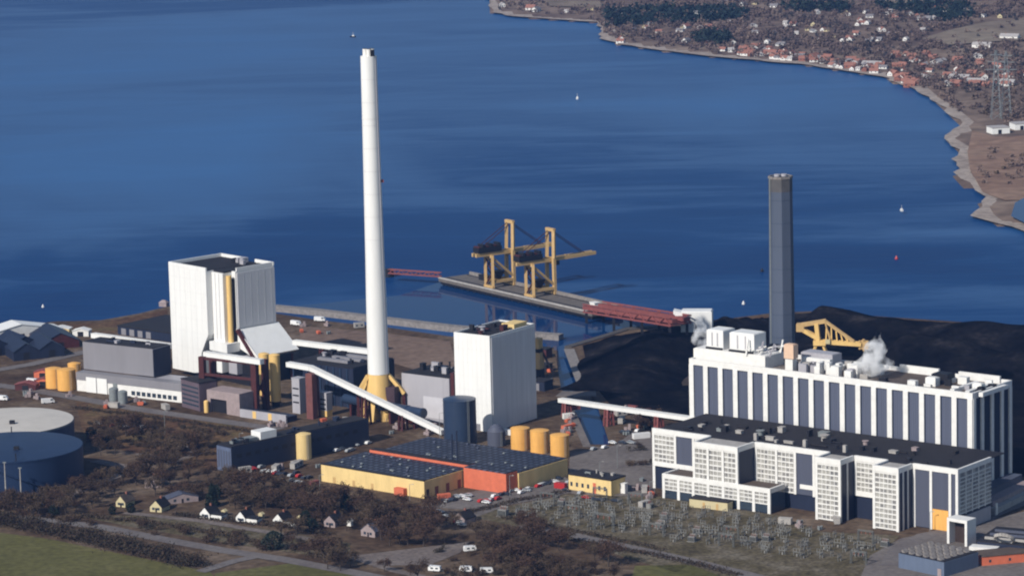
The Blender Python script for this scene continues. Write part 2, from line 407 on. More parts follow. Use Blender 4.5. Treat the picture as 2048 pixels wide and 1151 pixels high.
# let the shore line wander a little between the surveyed points
random.seed(4)
fine_c = []
for i in range(len(CP) - 1):
    a, b = CP[i], CP[i + 1]; k = max(1, int((b - a).length / 18)); d = (b - a).normalized(); nr = Vector((-d.y, d.x, 0))
    for j in range(k):
        fine_c.append(a.lerp(b, j / k) + nr * (random.uniform(-3.5, 3.5) if j else 0))
fine_c.append(CP[-1])
shorepts = [Vector((p.x, p.y, 0)) for p in fine_c] + [Vector((3300, 3000, 0)), Vector((3300, 9800, 0)), Vector((-700, 9800, 0))]
g = G(); n = g.add([(p.x, p.y, -.6) for p in shorepts]); g.face(*range(n, n + len(shorepts)))
GM['beach'] = groundmat('beach_sand', [(.20, .165, .14), (.30, .25, .215), (.36, .31, .27)], .03, .2, 5, .25)
structure('beach', g, GM['beach'])
pxy = [(p.x, p.y) for p in fine_c] + [(3300, 3000), (3300, 9800), (-700, 9800)]
def inside(x, y):
    c = False; j = len(CPX) - 1
    for i in range(len(CPX)):
        xi, yi = CPX[i]; xj, yj = CPX[j]
        if (yi > y) != (yj > y) and x < (xj - xi) * (y - yi) / (yj - yi) + xi: c = not c
        j = i
    return c
def cdist(x, y):
    best = 1e9
    for i in range(len(CP) - 1):
        a, b = CPX[i], CPX[i + 1]; dx, dy = b[0] - a[0], b[1] - a[1]; l2 = dx * dx + dy * dy
        t = max(0, min(1, ((x - a[0]) * dx + (y - a[1]) * dy) / l2)); d = math.hypot(x - a[0] - dx * t, y - a[1] - dy * t)
        best = min(best, d)
    return best
def sstep(t): t = max(0, min(1, t)); return t * t * (3 - 2 * t)
def terr(x, y):
    if not inside(x, y): return -7.0
    d = cdist(x, y)
    h = -1.1 + 1.1 * min(1, d / 18) + 4 * sstep((d - 40) / 300) + 40 * sstep((d - 250) / 1800) * sstep((y - 2700) / 900)
    return h + (1.5 * math.sin(x * .011) * math.cos(y * .008)) * sstep(d / 200)
def pgt(x, y):
    z = 0
    for _ in range(6):
        P = pg(x, y, z); z = terr(P.x, P.y)
        if z < -5: return None
    return Vector((P.x, P.y, z))
GM['hill'] = groundmat('far_land', [(.085, .058, .050), (.12, .085, .068), (.17, .125, .098), (.23, .18, .14)], .006, .05, 9, .35)
GM['hill2'] = groundmat('far_pasture', [(.14, .11, .085), (.19, .15, .115), (.22, .185, .14)], .01, .06, 6, .2)
xs = [-100 + 22 * i for i in range(90)] + [1880 + 90 * i for i in range(16)]
ys = [2280 + 20 * i for i in range(135)] + [4980 + 150 * i for i in range(30)]
g = G(); idx = {}
for j, y in enumerate(ys):
    for i, x in enumerate(xs):
        idx[i, j] = g.add([(x, y, terr(x, y))])
g.smooth = True
for j in range(len(ys) - 1):
    for i in range(len(xs) - 1):
        q = (idx[i, j], idx[i + 1, j], idx[i + 1, j + 1], idx[i, j + 1])
        if max(g.V[k].z for k in q) > -5: g.face(*q)
structure('terrain', g, GM['hill'])
def draped(name, pts, k, dz):
    P = [pgt(x, y) for x, y in pts]; P = [p for p in P if p]
    c = sum(P, Vector()) / len(P); g = G(); ring = []
    for t in (1.0, .8, .6, .4, .2):
        ring.append([]);
        for i in range(len(P)):
            for s_ in range(4):
                q = P[i].lerp(P[(i + 1) % len(P)], s_ / 4); r = c.lerp(q, t); ring[-1].append((r.x, r.y, terr(r.x, r.y) + dz))
    n = [g.add(r) for r in ring]; k2 = len(ring[0]); cc = g.add([(c.x, c.y, terr(c.x, c.y) + dz)])
    for a in range(4):
        for i in range(k2): j = (i + 1) % k2; g.face(n[a] + i, n[a] + j, n[a + 1] + j, n[a + 1] + i)
    for i in range(k2): g.face(n[4] + i, n[4] + (i + 1) % k2, cc)
    structure(name, g, GM[k])
draped('pasture', [(1840, 80), (1900, 62), (1980, 45), (2045, 40), (2100, 60), (2100, 82), (1990, 85), (1900, 92)], 'hill2', 1.2)
draped('pasture', [(1080, 2), (1200, 4), (1205, 18), (1100, 14)], 'hill2', 1.2)
draped('pasture', [(1740, -4), (1860, -4), (1880, 8), (1760, 9)], 'hill2', 1.2)
GM['marsh'] = groundmat('marsh_grass', [(.16, .10, .072), (.21, .135, .098), (.26, .18, .13)], .012, .08, 7, .25)
draped('marsh', [(1945, 262), (1990, 275), (2060, 272), (2140, 300), (2140, 400), (2010, 402), (1965, 385), (1940, 340), (1935, 305)], 'marsh', .6)
structure('lagoon', poly([(2022, 432), (2030, 405), (2055, 392), (2120, 395), (2120, 445), (2055, 448)], 1.6), M['calm'])
def V3(x, y, z): return Vector((x, y, z))
UPZ = Vector((0, 0, 1))
rnd = random.Random(11)

def roof_clutter(root, f, u0, u1, v0, v1, z, n, mats, smax=4, hmax=3, name='roof_unit', seed=1):
    r = random.Random(seed)
    for i in range(n):
        g = G(); a = r.uniform(u0, u1); b = r.uniform(v0, v1); w_, d_, h_ = r.uniform(1, smax), r.uniform(1, smax), r.uniform(.8, hmax)
        k = r.random()
        if k < .6:
            g.box(f, a, a + w_, b, b + d_, z, z + h_); g.box(f, a - .15, a + w_ + .15, b - .15, b + d_ + .15, z + h_, z + h_ + .25)
        elif k < .8:
            g.cyl(f.p(a, b, z), w_ * .35, h_ * 1.2, 12); g.cyl(f.p(a, b, z + h_ * 1.2), w_ * .5, .3, 12)
        else:
            g.tube(f.p(a, b, z + .6), f.p(a + w_ * 2, b, z + .6), .45, 8); g.box(f, a, a + .5, b - .4, b + .4, z, z + 1); g.box(f, a + w_ * 2 - .5, a + w_ * 2, b - .4, b + .4, z, z + 1)
        build(name, g, r.choice(mats), root)

# ------------------------------------------------------------------ tall white chimney
cb = pg(760, 836); HT = hz(760, 836, 112)
t = thing('white_chimney', cb, 'very tall slender white chimney rising from a splayed yellow base', 'chimney')
g = G(); zs = [24, 60, HT * .47, HT * .83, HT]; rs = [5.55, 5.3, 4.9, 4.3, 4.15]
for a in range(4): g.cyl(cb + UPZ * zs[a], rs[a], zs[a + 1] - zs[a], 48, rs[a + 1], cap=(a == 3))
build('shaft', g, M['white'], t)
g = G()
g.cyl(cb + UPZ * (HT * .83), 4.42, .5, 48, cap=False)
build('band', g, M['whitec'], t)
g = G()
for k in range(3, 16):
    g = G(); z = HT * k / 16; g.cyl(cb + UPZ * z, 5.6 - 1.42 * k / 16, .18, 48, cap=False); build('seam', g, M['shade_white'], t)
g = G(); g.bar(cb + V3(4.6, -3.2, 24), cb + V3(3.5, -2.4, HT - 1), .35); build('ladder', g, M['lgrey'], t)
for dx, dy, mk in ((-1.7, .4, 'whitec'), (1.75, .9, 'whitec'), (.3, -1.6, 'whitec')):
    g = G(); g.cyl(cb + V3(dx, dy, HT), 1.25, 3.6, 20); f_ = build('flue', g, M[mk], t)
    g = G(); g.cyl(cb + V3(dx, dy, HT + 3.6), 1.05, .15, 20); build('flue_mouth', g, M['dark'], f_)
g = G(); g.box(fr_ang(cb + V3(2.0, -2.4, 0), 20), -.9, .9, -.9, .9, HT, HT + 3.2); build('head_housing', g, M['dark'], t)
g = G(); g.box(fr_ang(cb + V3(5.0, -.5, 0), 0), -.6, .8, -.8, .8, HT * .655, HT * .655 + 1.4); build('lamp_bracket', g, M['redst'], t)
# splayed yellow base: eight-sided skirt with an opening, four inclined struts on posts
g = G(); g.cyl(cb + UPZ * 9, 7.3, 15, 8, 5.7); build('skirt', g, M['yellow'], t)
for a in (200, 245, 290, 335, 20, 110):
    d = V3(math.cos(R(a)), math.sin(R(a)), 0); g = G()
    g.bar(cb + d * 7 + UPZ * 11, cb + d * 8.6 - UPZ * 0, 3.2, 1.6); build('leg', g, M['yellow'], t)
g = G()
g.box(fr_ang(cb, -20), -2.2, 1.2, -7.6, -6.2, 9.2, 12.5); build('opening', g, M['dark'], t)
for a, ll in ((188, 11.5), (348, 13.5), (40, 12), (130, 12)):
    d = V3(math.cos(R(a)), math.sin(R(a)), 0); g = G()
    g.bar(cb + d * 5.6 + UPZ * 23, cb + d * ll + UPZ * 13.5, 2.6, 1.7)
    s_ = build('strut', g, M['yellow'], t)
    g = G(); g.bar(cb + d * (ll - .4) + UPZ * 13.2, cb + d * (ll - .4), 1.5, 1.5)
    build('post', g, M['maroon'], s_)
g = G(); g.box(fr_ang(cb, -28), 5.6, 10.8, -3, 3.5, 0, 17.5); build('flue_duct', g, mat('dark_plum_duct', (.055, .032, .042), .6, .3, .4), t)

# ------------------------------------------------------------------ boiler house (two blocks round an open front corner)
zb = hz(340, 748, 530); Hb = zb
A = pg(337, 530, Hb); f = Fr(A, pg(411, 543, Hb)); S = f.L / 28.0      # a along the lit face, b = frame v
t = thing('boiler_house', f.p(0, 0), 'huge white twin boiler house with an open front corner and sloping flank', 'power station')
def ab(a, b): return (a * S, b * S)
g = G()
def prism(g, pts, z0, z1):
    g.hexa([f.p(a * S, b * S, z0) for a, b in pts], [f.p(a * S, b * S, z1) for a, b in pts])
zc1, zc0 = Hb * .43, Hb * .25
prism(g, [(0, 0), (28, 0), (28, 31), (0, 31)], zc1, Hb)
prism(g, [(0, 0), (22.5, 0), (22.5, 31), (0, 31)], 3.5, zc0)
b4 = [(0, 0), (22.5, 0), (22.5, 31), (0, 31)]; t4 = [(0, 0), (28, 0), (28, 31), (0, 31)]
g.hexa([f.p(a * S, b * S, zc0) for a, b in b4], [f.p(a * S, b * S, zc1) for a, b in t4])
build('wall', g, M['white'], t)
g = G(); prism(g, [(28.05, 3.4), (36.2, 3.4), (36.2, 31), (28.05, 31)], Hb * .37, Hb - .6); build('stair_tower', g, M['white'], t)
for a in (30.5, 33.2):
    g = G(); g.box(f, a * S, a * S + .25, 3.4 * S - .15, 3.4 * S - .01, Hb * .38, Hb - 1); build('joint', g, M['lgrey'], t)
g = G(); prism(g, [(36.25, 8.6), (39, 8.6), (39, 31), (36.25, 31)], Hb * .47, Hb); build('wall', g, M['white'], t)
g = G(); prism(g, [(39.05, 9.2), (39.5, 9.2), (39.5, 31), (39.05, 31)], Hb * .49, Hb - .8); build('shade_cladding', g, M['shade_white'], t)  # greyer sheet paints the shade on the right-hand face
g = G()
for a in (4, 8, 12, 16, 20, 24): g.box(f, a * S - .05, a * S + .09, -.06, -.005, (4 if a < 22 else zc1 + 1), Hb - .3)
for z in (10, zc0 + 2, zc1, Hb * .55, Hb * .67, Hb * .79, Hb * .91): g.box(f, .3, (22 if z < zc0 + 3 else 27.8) * S, -.065, -.006, z - .05, z + .05)
build('cladding_joint', g, M['shade_white'], t)
g = G()
for v in (13, 17, 21, 25, 29): g.box(f, 39.51 * S, 39.51 * S + .05, v * S - .08, v * S + .08, Hb * .5, Hb - 1)
build('cladding_joint', g, M['shade_white'], t)
# sloping chute
zt, zl = Hb * .485, Hb * .27
pts = [(39, zt), (53.5, zl), (51, zl - 1.5), (39, zl + 3)]
g = G(); g.hexa([f.p(a * S, 8.6 * S, z) for a, z in pts], [f.p(a * S, 32.6 * S, z) for a, z in pts]); build('sloping_flank', g, M['white'], t)
g = G(); g.hexa([f.p(a * S, 8.2 * S, z) for a, z in [(39, zt + .5), (54, zl - .2), (53, zl - 1.2), (38.2, zt - .6)]], [f.p(a * S, 8.58 * S, z) for a, z in [(39, zt + .5), (54, zl - .2), (53, zl - 1.2), (38.2, zt - .6)]])
build('flank_edge', g, M['whitec'], t)
g = G(); g.tube(f.p(37.6 * S, 5.8 * S, Hb * .36), f.p(37.6 * S, 5.8 * S, Hb - 2), 1.5, 20); build('riser_pipe', g, M['yellow'], t)
g = G(); g.box(f, 36.4 * S, 38.5 * S, 6.3 * S, 8.5 * S, Hb * .36, Hb - 4); build('dark_gap', g, M['dark'], t)  # dark box fills the gap beside the riser pipe
g = G(); prism(g, [(27.5, 1.0), (40.5, 1.0), (40.5, 8.4), (27.5, 8.4)], Hb * .29, Hb * .37); build('base_block', g, M['white'], t)
# roof: dark deck below a white rim with gaps
g = G(); prism(g, [(.9, .9), (27.2, .9), (27.2, 30.2), (.9, 30.2)], Hb + .02, Hb + .3); prism(g, [(28.2, 4.4), (36, 4.4), (36, 30.2), (28.2, 30.2)], Hb - .5, Hb + .25); prism(g, [(36.05, 9.6), (38.4, 9.6), (38.4, 30.2), (36.05, 30.2)], Hb + .02, Hb + .26); build('roof', g, M['roof'], t)
for u0, u1, v0, v1 in ((0, 28, 0, .8), (0, .8, .85, 31), (.85, 16, 30.3, 31), (26, 39.5, 30.3, 31), (38.6, 39.2, 9.2, 30.2), (18.5, 20, 30, 31)):
    g = G(); g.box(f, u0 * S, u1 * S, v0 * S, v1 * S, Hb + .04, Hb + 2.0); build('parapet', g, M['white'], t)
roof_clutter(t, f, 15 * S, 26 * S, 17 * S, 28 * S, Hb + .3, 7, [M['dark'], M['navy'], M['lgrey']], 5, 2.6, seed=3)
# lower works below the notch
g = G(); prism(g, [(28, 2), (35, 2), (35, 29), (28, 29)], 5.9, Hb * .285); build('lower_wall', g, M['white'], t)
g = G(); prism(g, [(37.5, 4), (43.5, 4), (43.5, 29), (37.5, 29)], 5.9, Hb * .24); build('lower_wall', g, M['lgrey'], t)
g = G(); prism(g, [(43.6, 7), (51.5, 7), (51.5, 30), (43.6, 30)], 5.9, zl - 2.2); build('underflank_shade', g, M['dark'], t)  # dark block stands in for the black shadow under the flank
g = G(); prism(g, [(22.8, 6.5), (50, 6.5), (50, 30), (22.8, 30)], 0, 5.8); build('plinth', g, M['dark'], t)

# maroon steel frame in front of the notch
P0 = pg(408, 812); f2 = Fr(P0, pg(512, 824)); Lf = f2.L
t = thing('steel_frame', P0, 'dark maroon steel frame bridging the foot of the white boiler house', 'steel frame')
for u, w_ in ((0, 3.4), (Lf, 3.4)):
    for v in (0, 9):
        g = G(); g.box(f2, u - w_ / 2, u + w_ / 2, v - 1.2, v + 1.2, 0, 27); build('post', g, M['maroon'], t)
for z in (7, 17, 25.5):
    for v in (0,):
        g = G(); g.box(f2, -1, Lf + 1, v - .7, v + .7, z, z + 1.3); build('beam', g, M['maroon'], t)
for u in (0, Lf):
    g = G(); g.bar(f2.p(u, 1, 8), f2.p(u, 8, 17), .8); g.bar(f2.p(u, 8, 8), f2.p(u, 1, 17), .8); build('brace', g, M['maroon'], t)
# raking red leg under the flank
g = G(); g.bar(f.p(40 * S, 8 * S, Hb * .48), f.p(52 * S, 8 * S, 15), 2.2, 1.6); g.bar(f.p(51 * S, 9 * S, zl - 2), f.p(51 * S, 9 * S, 0), 2.0); g.bar(f.p(51 * S, 30 * S, zl - 2), f.p(51 * S, 30 * S, 0), 2.0)
o = build('raking_support', g, M['maroon'], None, f.p(51 * S, 9 * S)); tag(o, 'maroon raking support under the sloping white flank', 'support')

# pinkish forebuilding with dark opening
P = pg(415, 822); fq = Fr(P, pg(480, 832)); z_ = hz(415, 822, 778)
t = thing('gatehouse', P, 'low pinkish concrete block with a dark opening below the boiler house', 'building')
g = G(); g.box(fq, 0, fq.L, 0, 12, z_ * .62, z_); build('wall', g, M['pink'], t)
g = G(); g.box(fq, 0, 2.5, 0.02, 12, 0, z_ * .62 - .02); g.box(fq, fq.L * .6, fq.L, 0.02, 12, 0, z_ * .62 - .02); build('pier', g, M['pink'], t)
g = G(); g.box(fq, 2.6, fq.L * .6 - .1, 1.5, 11.5, 0, z_ * .6); build('opening', g, M['dark'], t)
g = G(); g.cyl(fq.p(1.3, -2.0), 1.3, 6, 16, dome=.6); o = build('yellow_vessel', g, M['yellow'], None, fq.p(1.3, -2)); tag(o, 'small yellow vessel standing in front of the pinkish block', 'tank')
# brown-purple block
P = pg(364, 812); fq = Fr(P, pg(400, 822)); z_ = hz(364, 812, 757)
t = thing('plum_building', P, 'plain plum brown block below the left end of the boiler house', 'building')
g = G(); g.box(fq, 0, fq.L, 0, 11, 0, z_); build('wall', g, mat('plum_cladding', (.115, .085, .105), .6, .2, .3, .2), t)
g = G(); g.box(fq, -.2, fq.L + .2, -.2, 11.2, z_ + .01, z_ + .5); build('roof', g, M['roof'], t)
for k in range(5):
    g = G(); g.box(fq, .8, fq.L - .8, -.12, -.01, 2 + k * (z_ - 3) / 5, 3 + k * (z_ - 3) / 5); build('window', g, M['glass'], t)

# ------------------------------------------------------------------ grey hall on the left
P = pg(168, 776); zt = hz(168, 776, 683); fq = Fr(pg(165, 683, zt), pg(305, 698, zt))
t = thing('grey_hall', fq.p(0, 0), 'long plain grey hall left of the boiler house', 'industrial hall')
g = G(); g.box(fq, 0, fq.L, 0, 15, zt * .42, zt); build('wall', g, M['grey'], t)
g = G(); g.box(fq, fq.L + .02, fq.L + .3, .4, 15, zt * .40, zt - .4); build('end_shade', g, M['navy'], t)  # thin navy sheet paints the shade on the hall's right end
g = G(); g.box(fq, .6, fq.L - .6, .6, 14.4, zt + .02, zt + .4); build('roof', g, M['roof'], t)
roof_clutter(t, fq, 6, fq.L - 6, 2, 11, zt + .4, 8, [M['dark'], M['lgrey'], M['navy']], 4, 2, seed=5)
zl_ = zt * .40; Le = fq.uat(366, -7, zl_)
g = G(); g.box(fq, 0, Le, -6.8, -.02, zl_ * .6, zl_); build('annex_fascia', g, M['grey'], t)
g = G(); g.box(fq, .2, Le - .2, -6.5, -.1, 0, zl_ * .6 - .02); build('annex_wall', g, M['whitec'], t)
g = G(); g.box(fq, fq.L + .4, Le, .01, 12, 0, zl_ - .3); build('annex_wall', g, M['lgrey'], t)
u1, u2 = fq.uat(172, -7, 3), fq.uat(215, -7, 3)
for k in range(2):
    a = u1 + (u2 - u1) * k / 2
    g = G(); g.box(fq, a + .3, a + (u2 - u1) / 2 - .3, -7.1, -6.85, 0, zl_ * .8); build('door', g, M['white'], t)
for k in range(9):
    a = fq.uat(262, -7, 3) + k * 3.6
    if a + 3 < Le:
        g = G(); g.box(fq, a, a + 2.4, -6.75, -6.52, 1.2, 3.4); build('window', g, M['glass'], t)
for i, (x, y) in enumerate(((228, 800), (246, 806), (236, 788))):
    q = pg(x, y); g = G(); g.cyl(q, 2.6, 6.5, 20, dome=.8); o = build('grey_vessel', g, M['galv'], None, q)
    tag(o, ['short grey vessel left in the cluster below the grey hall', 'short grey vessel nearest the road below the grey hall', 'short grey vessel at the wall of the grey hall'][i], 'tank', 'grey vessels by the grey hall')

def tank(x, yb, wpx, yt, m, label, group=None, name='storage_tank', dome=.7, roofm=None):
    c = pg(x, yb); sc = (proj(c + V3(1, 0, 0))[0] - proj(c)[0]); r = wpx / 2 / sc; h = hz(x, yb, yt)
    t = thing(name, c, label, 'tank', group)
    g = G(); g.cyl(c, r, h, 40); build('shell', g, m, t)
    g = G(); g.cyl(c + UPZ * (h + .01), r * 1.01, .35, 40, dome=dome); build('roof', g, roofm or m, t)
    g = G(); g.cyl(c + UPZ * (h * .35), r * 1.012, .25, 40, cap=False); g.cyl(c + UPZ * (h * .7), r * 1.012, .25, 40, cap=False); build('hoop', g, m, t)
    g = G(); d = V3(math.cos(R(-60)), math.sin(R(-60)), 0)
    for k in (-.4, .4): g.bar(c + d * (r + .5) + V3(k * .87, k * .5, 0), c + d * (r + .5) + V3(k * .87, k * .5, h + 1), .15)
    for k in range(int(h)): g.bar(c + d * (r + .5) + V3(-.35, -.2, k + .5), c + d * (r + .5) + V3(.35, .2, k + .5), .1)
    build('ladder', g, M['galv'], t)
    return t
G3 = 'orange tanks beside the grey hall'
tank(108, 774, 32, 737, M['orange'], 'orange tank at the left of the cluster beside the grey hall', G3)
tank(134, 778, 37, 739, M['orange'], 'largest orange tank at the front of the cluster beside the grey hall', G3)
tank(150, 764, 26, 727, M['orange'], 'orange tank at the back of the cluster against the grey hall', G3)
G4 = 'yellow tanks behind the solar dotted roof'
tank(1041, 897, 38, 856, M['orange'], 'yellow orange tank nearest the small slate silo in a row of three', 'row of three yellow orange tanks')
tank(1080, 903, 38, 861, M['orange'], 'middle tank of the row of three yellow orange tanks', 'row of three yellow orange tanks')
tank(1120, 912, 38, 870, M['orange'], 'yellow orange tank farthest from the slate silo, nearest the asphalt yard', 'row of three yellow orange tanks')
tank(608, 916, 31, 868, M['yhall'], 'lone pale yellow tank in front of the long navy building', None)
tank(921, 884, 66, 798, M['tank'], 'large dark slate blue tank in front of the white tower', None, 'slate_tank', 1.2)
tank(993, 889, 36, 862, M['bluegrey'], 'small slate silo with rounded top beside the yellow tanks', None, 'slate_silo', 3.5)
# two huge oil tanks
for (cx_, cy_, rp, lab, rm) in ((14, 842, 133, 'huge blue oil tank with a pale white roof', M['concrete']), (22, 897, 143, 'huge blue oil tank with a blue roof in front of the white roofed one', M['bluetank'])):
    zt = 17.0; c = pg(cx_, cy_, zt); c.z = 0; sc = proj(c + V3(1, 0, zt))[0] - proj(c + V3(0, 0, zt))[0]; r = rp / sc
    if cy_ > 870: zt = 18.0
    t = thing('oil_tank', c, lab, 'tank', 'pair of huge oil tanks')
    g = G(); g.cyl(c, r, zt, 96); build('shell', g, M['bluetank'], t)
    g = G(); g.cyl(c + UPZ * (zt + .01), r - .2, .1, 96, dome=.9); build('roof', g, mat('pale_tank_roof', (.50, .47, .43), .8, .12, .1) if cy_ < 870 else rm, t)
    g = G(); g.cyl(c + UPZ * (zt - .6), r + .25, .5, 96, cap=False); build('rim', g, M['galv'] if cy_ < 870 else M['bluetank'], t)
    g = G(); g.bar(c + V3(r * .2, -r * .95, zt), c + V3(r * .2, -r * .95, zt + 4), .5); g.cube(c + V3(r * .12, -r * .3, zt + 1), 2.5, 2.5, 1.5); build('roof_fitting', g, M['dark'], t)
    g = G()
    for k in range(26):
        a0 = R(-40 - k * 2.6); a1 = R(-40 - (k + 1) * 2.6); z0 = zt * k / 26; z1 = zt * (k + 1) / 26
        g.bar(c + V3(math.cos(a0) * (r + .8), math.sin(a0) * (r + .8), z0), c + V3(math.cos(a1) * (r + .8), math.sin(a1) * (r + .8), z1), .9, .3)
    build('spiral_stair', g, M['bluetank'], t)

# twin yellow silos
G5 = 'pair of tall yellow silos'
for x, yb, yt, lab in ((531, 800, 708, 'tall yellow silo nearer the boiler house in a pair'), (552, 812, 710, 'taller yellow silo at the right of the pair below the chute')):
    c = pg(x, yb); h = hz(x, yb, yt)
    t = thing('yellow_silo', c, lab, 'silo', G5)
    g = G(); g.cyl(c + UPZ * 3, 2.9, h - 3, 28); build('shell', g, M['yellow'], t)
    g = G(); g.cyl(c + UPZ * .0, 2.0, 3, 20, 2.8); build('hopper', g, M['dark'], t)
    g = G(); g.cyl(c + UPZ * (h + .01), 3.0, .3, 28, dome=.7); build('roof', g, M['yellow'], t)
    g = G(); g.cyl(c + UPZ * (h * .5), 2.96, .3, 28, cap=False); build('hoop', g, M['yellow'], t)

# ------------------------------------------------------------------ conveyor galleries
def gallery(name, pts, label, wid=3.6, ht=3.2, posts=(), m='white', pm='maroon', trestle=True):
    """pts: (x, y_top, height of the roof above ground)"""
    wid *= .8; ht *= .72
    P = [pg(x, y, z) for x, y, z in pts]
    t = thing(name, Vector((P[0].x, P[0].y, 0)), label, 'conveyor')
    for a, b in zip(P, P[1:]):
        d = Vector((b - a)); d.z = 0; d.normalize(); nr = Vector((-d.y, d.x, 0)) * wid / 2; e = d * .05
        g = G(); dn = UPZ * ht
        g.hexa([a + e - nr - dn, b - nr - dn, b + nr - dn, a + e + nr - dn], [a + e - nr, b - nr, b + nr, a + e + nr]); build('gallery', g, M[m], t)
        nr2 = nr * 1.08; g = G()
        g.hexa([a + e - nr2 + UPZ * .02, b - nr2 + UPZ * .02, b + nr2 + UPZ * .02, a + e + nr2 + UPZ * .02], [a + e - nr2 + UPZ * .3, b - nr2 + UPZ * .3, b + nr2 + UPZ * .3, a + e + nr2 + UPZ * .3]); build('roof', g, M['whitec'], t)
    for i, k in posts:
        q = P[i].lerp(P[i + 1], k); g = G(); zz = q.z - ht; c = Vector((q.x, q.y, 0))
        d = (P[i + 1] - P[i]); d.z = 0; d.normalize(); nr = Vector((-d.y, d.x, 0))
        for s_ in (-1, 1):
            for w_ in (-1.2, 1.2): g.bar(c + nr * s_ * 2.2 + d * w_, c + nr * s_ * 1.5 + d * w_ * .8 + UPZ * zz, .9)
        if zz > 8:
            for j in range(int(zz / 5)): g.bar(c + nr * -2 + UPZ * j * 5, c + nr * 2 + UPZ * (j * 5 + 5), .4); g.bar(c - nr * 2.1 + d * -1 + UPZ * (j * 5 + 5), c - nr * 2.1 + d * 1 + UPZ * (j * 5 + 5), .5)
        build('trestle', g, M[pm], t)
    return t
gallery('conveyor_gallery', [(186, 666, 14), (342, 688, 17)], 'level white gallery behind the grey hall', 4, 3.4, [(0, .3), (0, .7)])
gallery('conveyor_gallery', [(588, 680, 24), (742, 699, 24)], 'level white gallery from the sloping flank to the tall chimney', 4, 3.2, [(0, .38), (0, .85)])
gallery('conveyor_gallery', [(410, 703, 29), (524, 719, 29)], 'short white gallery across the front of the boiler house', 4, 3.4, [])
gallery('conveyor_gallery', [(576, 724, 27), (622, 732, 27), (886, 860, 3)], 'long white gallery sloping down to the slate blue tank', 4, 3.0, [(1, .02), (1, .42), (1, .7)])
gallery('conveyor_gallery', [(1120, 796, 9), (1250, 815, 11), (1386, 834, 13)], 'level white gallery over the channel to the power hall', 4, 2.6, [(0, .1), (0, .75), (1, .5)], pm='redst')
g = G(); g.cube(pg(625, 836), 4.2, 4.2, 24, -35); o = build('conveyor_tower', g, mat('dull_red_tower', (.16, .06, .055), .7, .3, .4), None, pg(625, 836)); tag(o, 'dull red tower under the bend of the sloping white gallery', 'tower')

# ------------------------------------------------------------------ dark machine hall between boiler house and chimney
zt = 21; fq = Fr(pg(585, 722, zt), pg(706, 738, zt))
t = thing('machine_hall', fq.p(0, 0), 'dark navy machine hall in shade between boiler house and tall chimney', 'industrial hall')
g = G(); g.box(fq, 0, fq.L, 0, 34, 0, zt); build('wall', g, M['navy'], t)
g = G(); g.box(fq, .5, fq.L - .5, .5, 33.5, zt + .02, zt + .5); build('roof', g, M['roof'], t)
for k in range(3):
    g = G(); g.box(fq, fq.L * (.25 + .1 * k), fq.L * (.75 + .08 * k), 8 + 7 * k, 10.5 + 7 * k, zt + .52, zt + 2); build('roof_light', g, M['grey'], t)
for k in range(9):
    g = G(); a = fq.L * k / 9; g.box(fq, a + .2, a + 1.2, -.5, -.01, 0, zt - .2); build('pilaster', g, M['tank'], t)
for k in range(2):
    g = G(); g.box(fq, 2, fq.L - 1, -.3, -.02, 7 + 7 * k, 7.5 + 7 * k); build('ledge', g, M['tank'], t)
roof_clutter(t, fq, 4, fq.L - 6, 4, 30, zt + .5, 10, [M['dark'], M['lgrey'], M['navy']], 4, 2.4, seed=9)
# low hall between the chimney and the white tower
P = pg(806, 836); zt = hz(806, 836, 746); fq = Fr(pg(803, 745, zt), pg(898, 757, zt))
t = thing('grey_hall', fq.p(0, 0), 'grey clad hall between tall chimney and white tower', 'industrial hall')
g = G(); g.box(fq, 0, fq.L, 0, 24, 0, zt); build('wall', g, M['lgrey'], t)
g = G(); g.box(fq, .4, fq.L - .4, .4, 23.6, zt + .02, zt + .4); build('roof', g, M['roof'], t)
g = G(); g.box(fq, fq.L * .45, fq.L * .95, -.2, -.02, 2, zt * .55); build('panel', g, mat('pale_grey_panel', (.50, .49, .52), .5, .1, .2), t)
g = G(); g.box(fq, fq.L + .05, fq.L + 2.4, 1, 20, 0, zt + 3); build('stair_shaft', g, M['maroon'], t)
roof_clutter(t, fq, 2, fq.L - 5, 6, 20, zt + .4, 14, [M['dark'], M['dark'], M['lgrey'], M['navy']], 4.5, 4, seed=12)
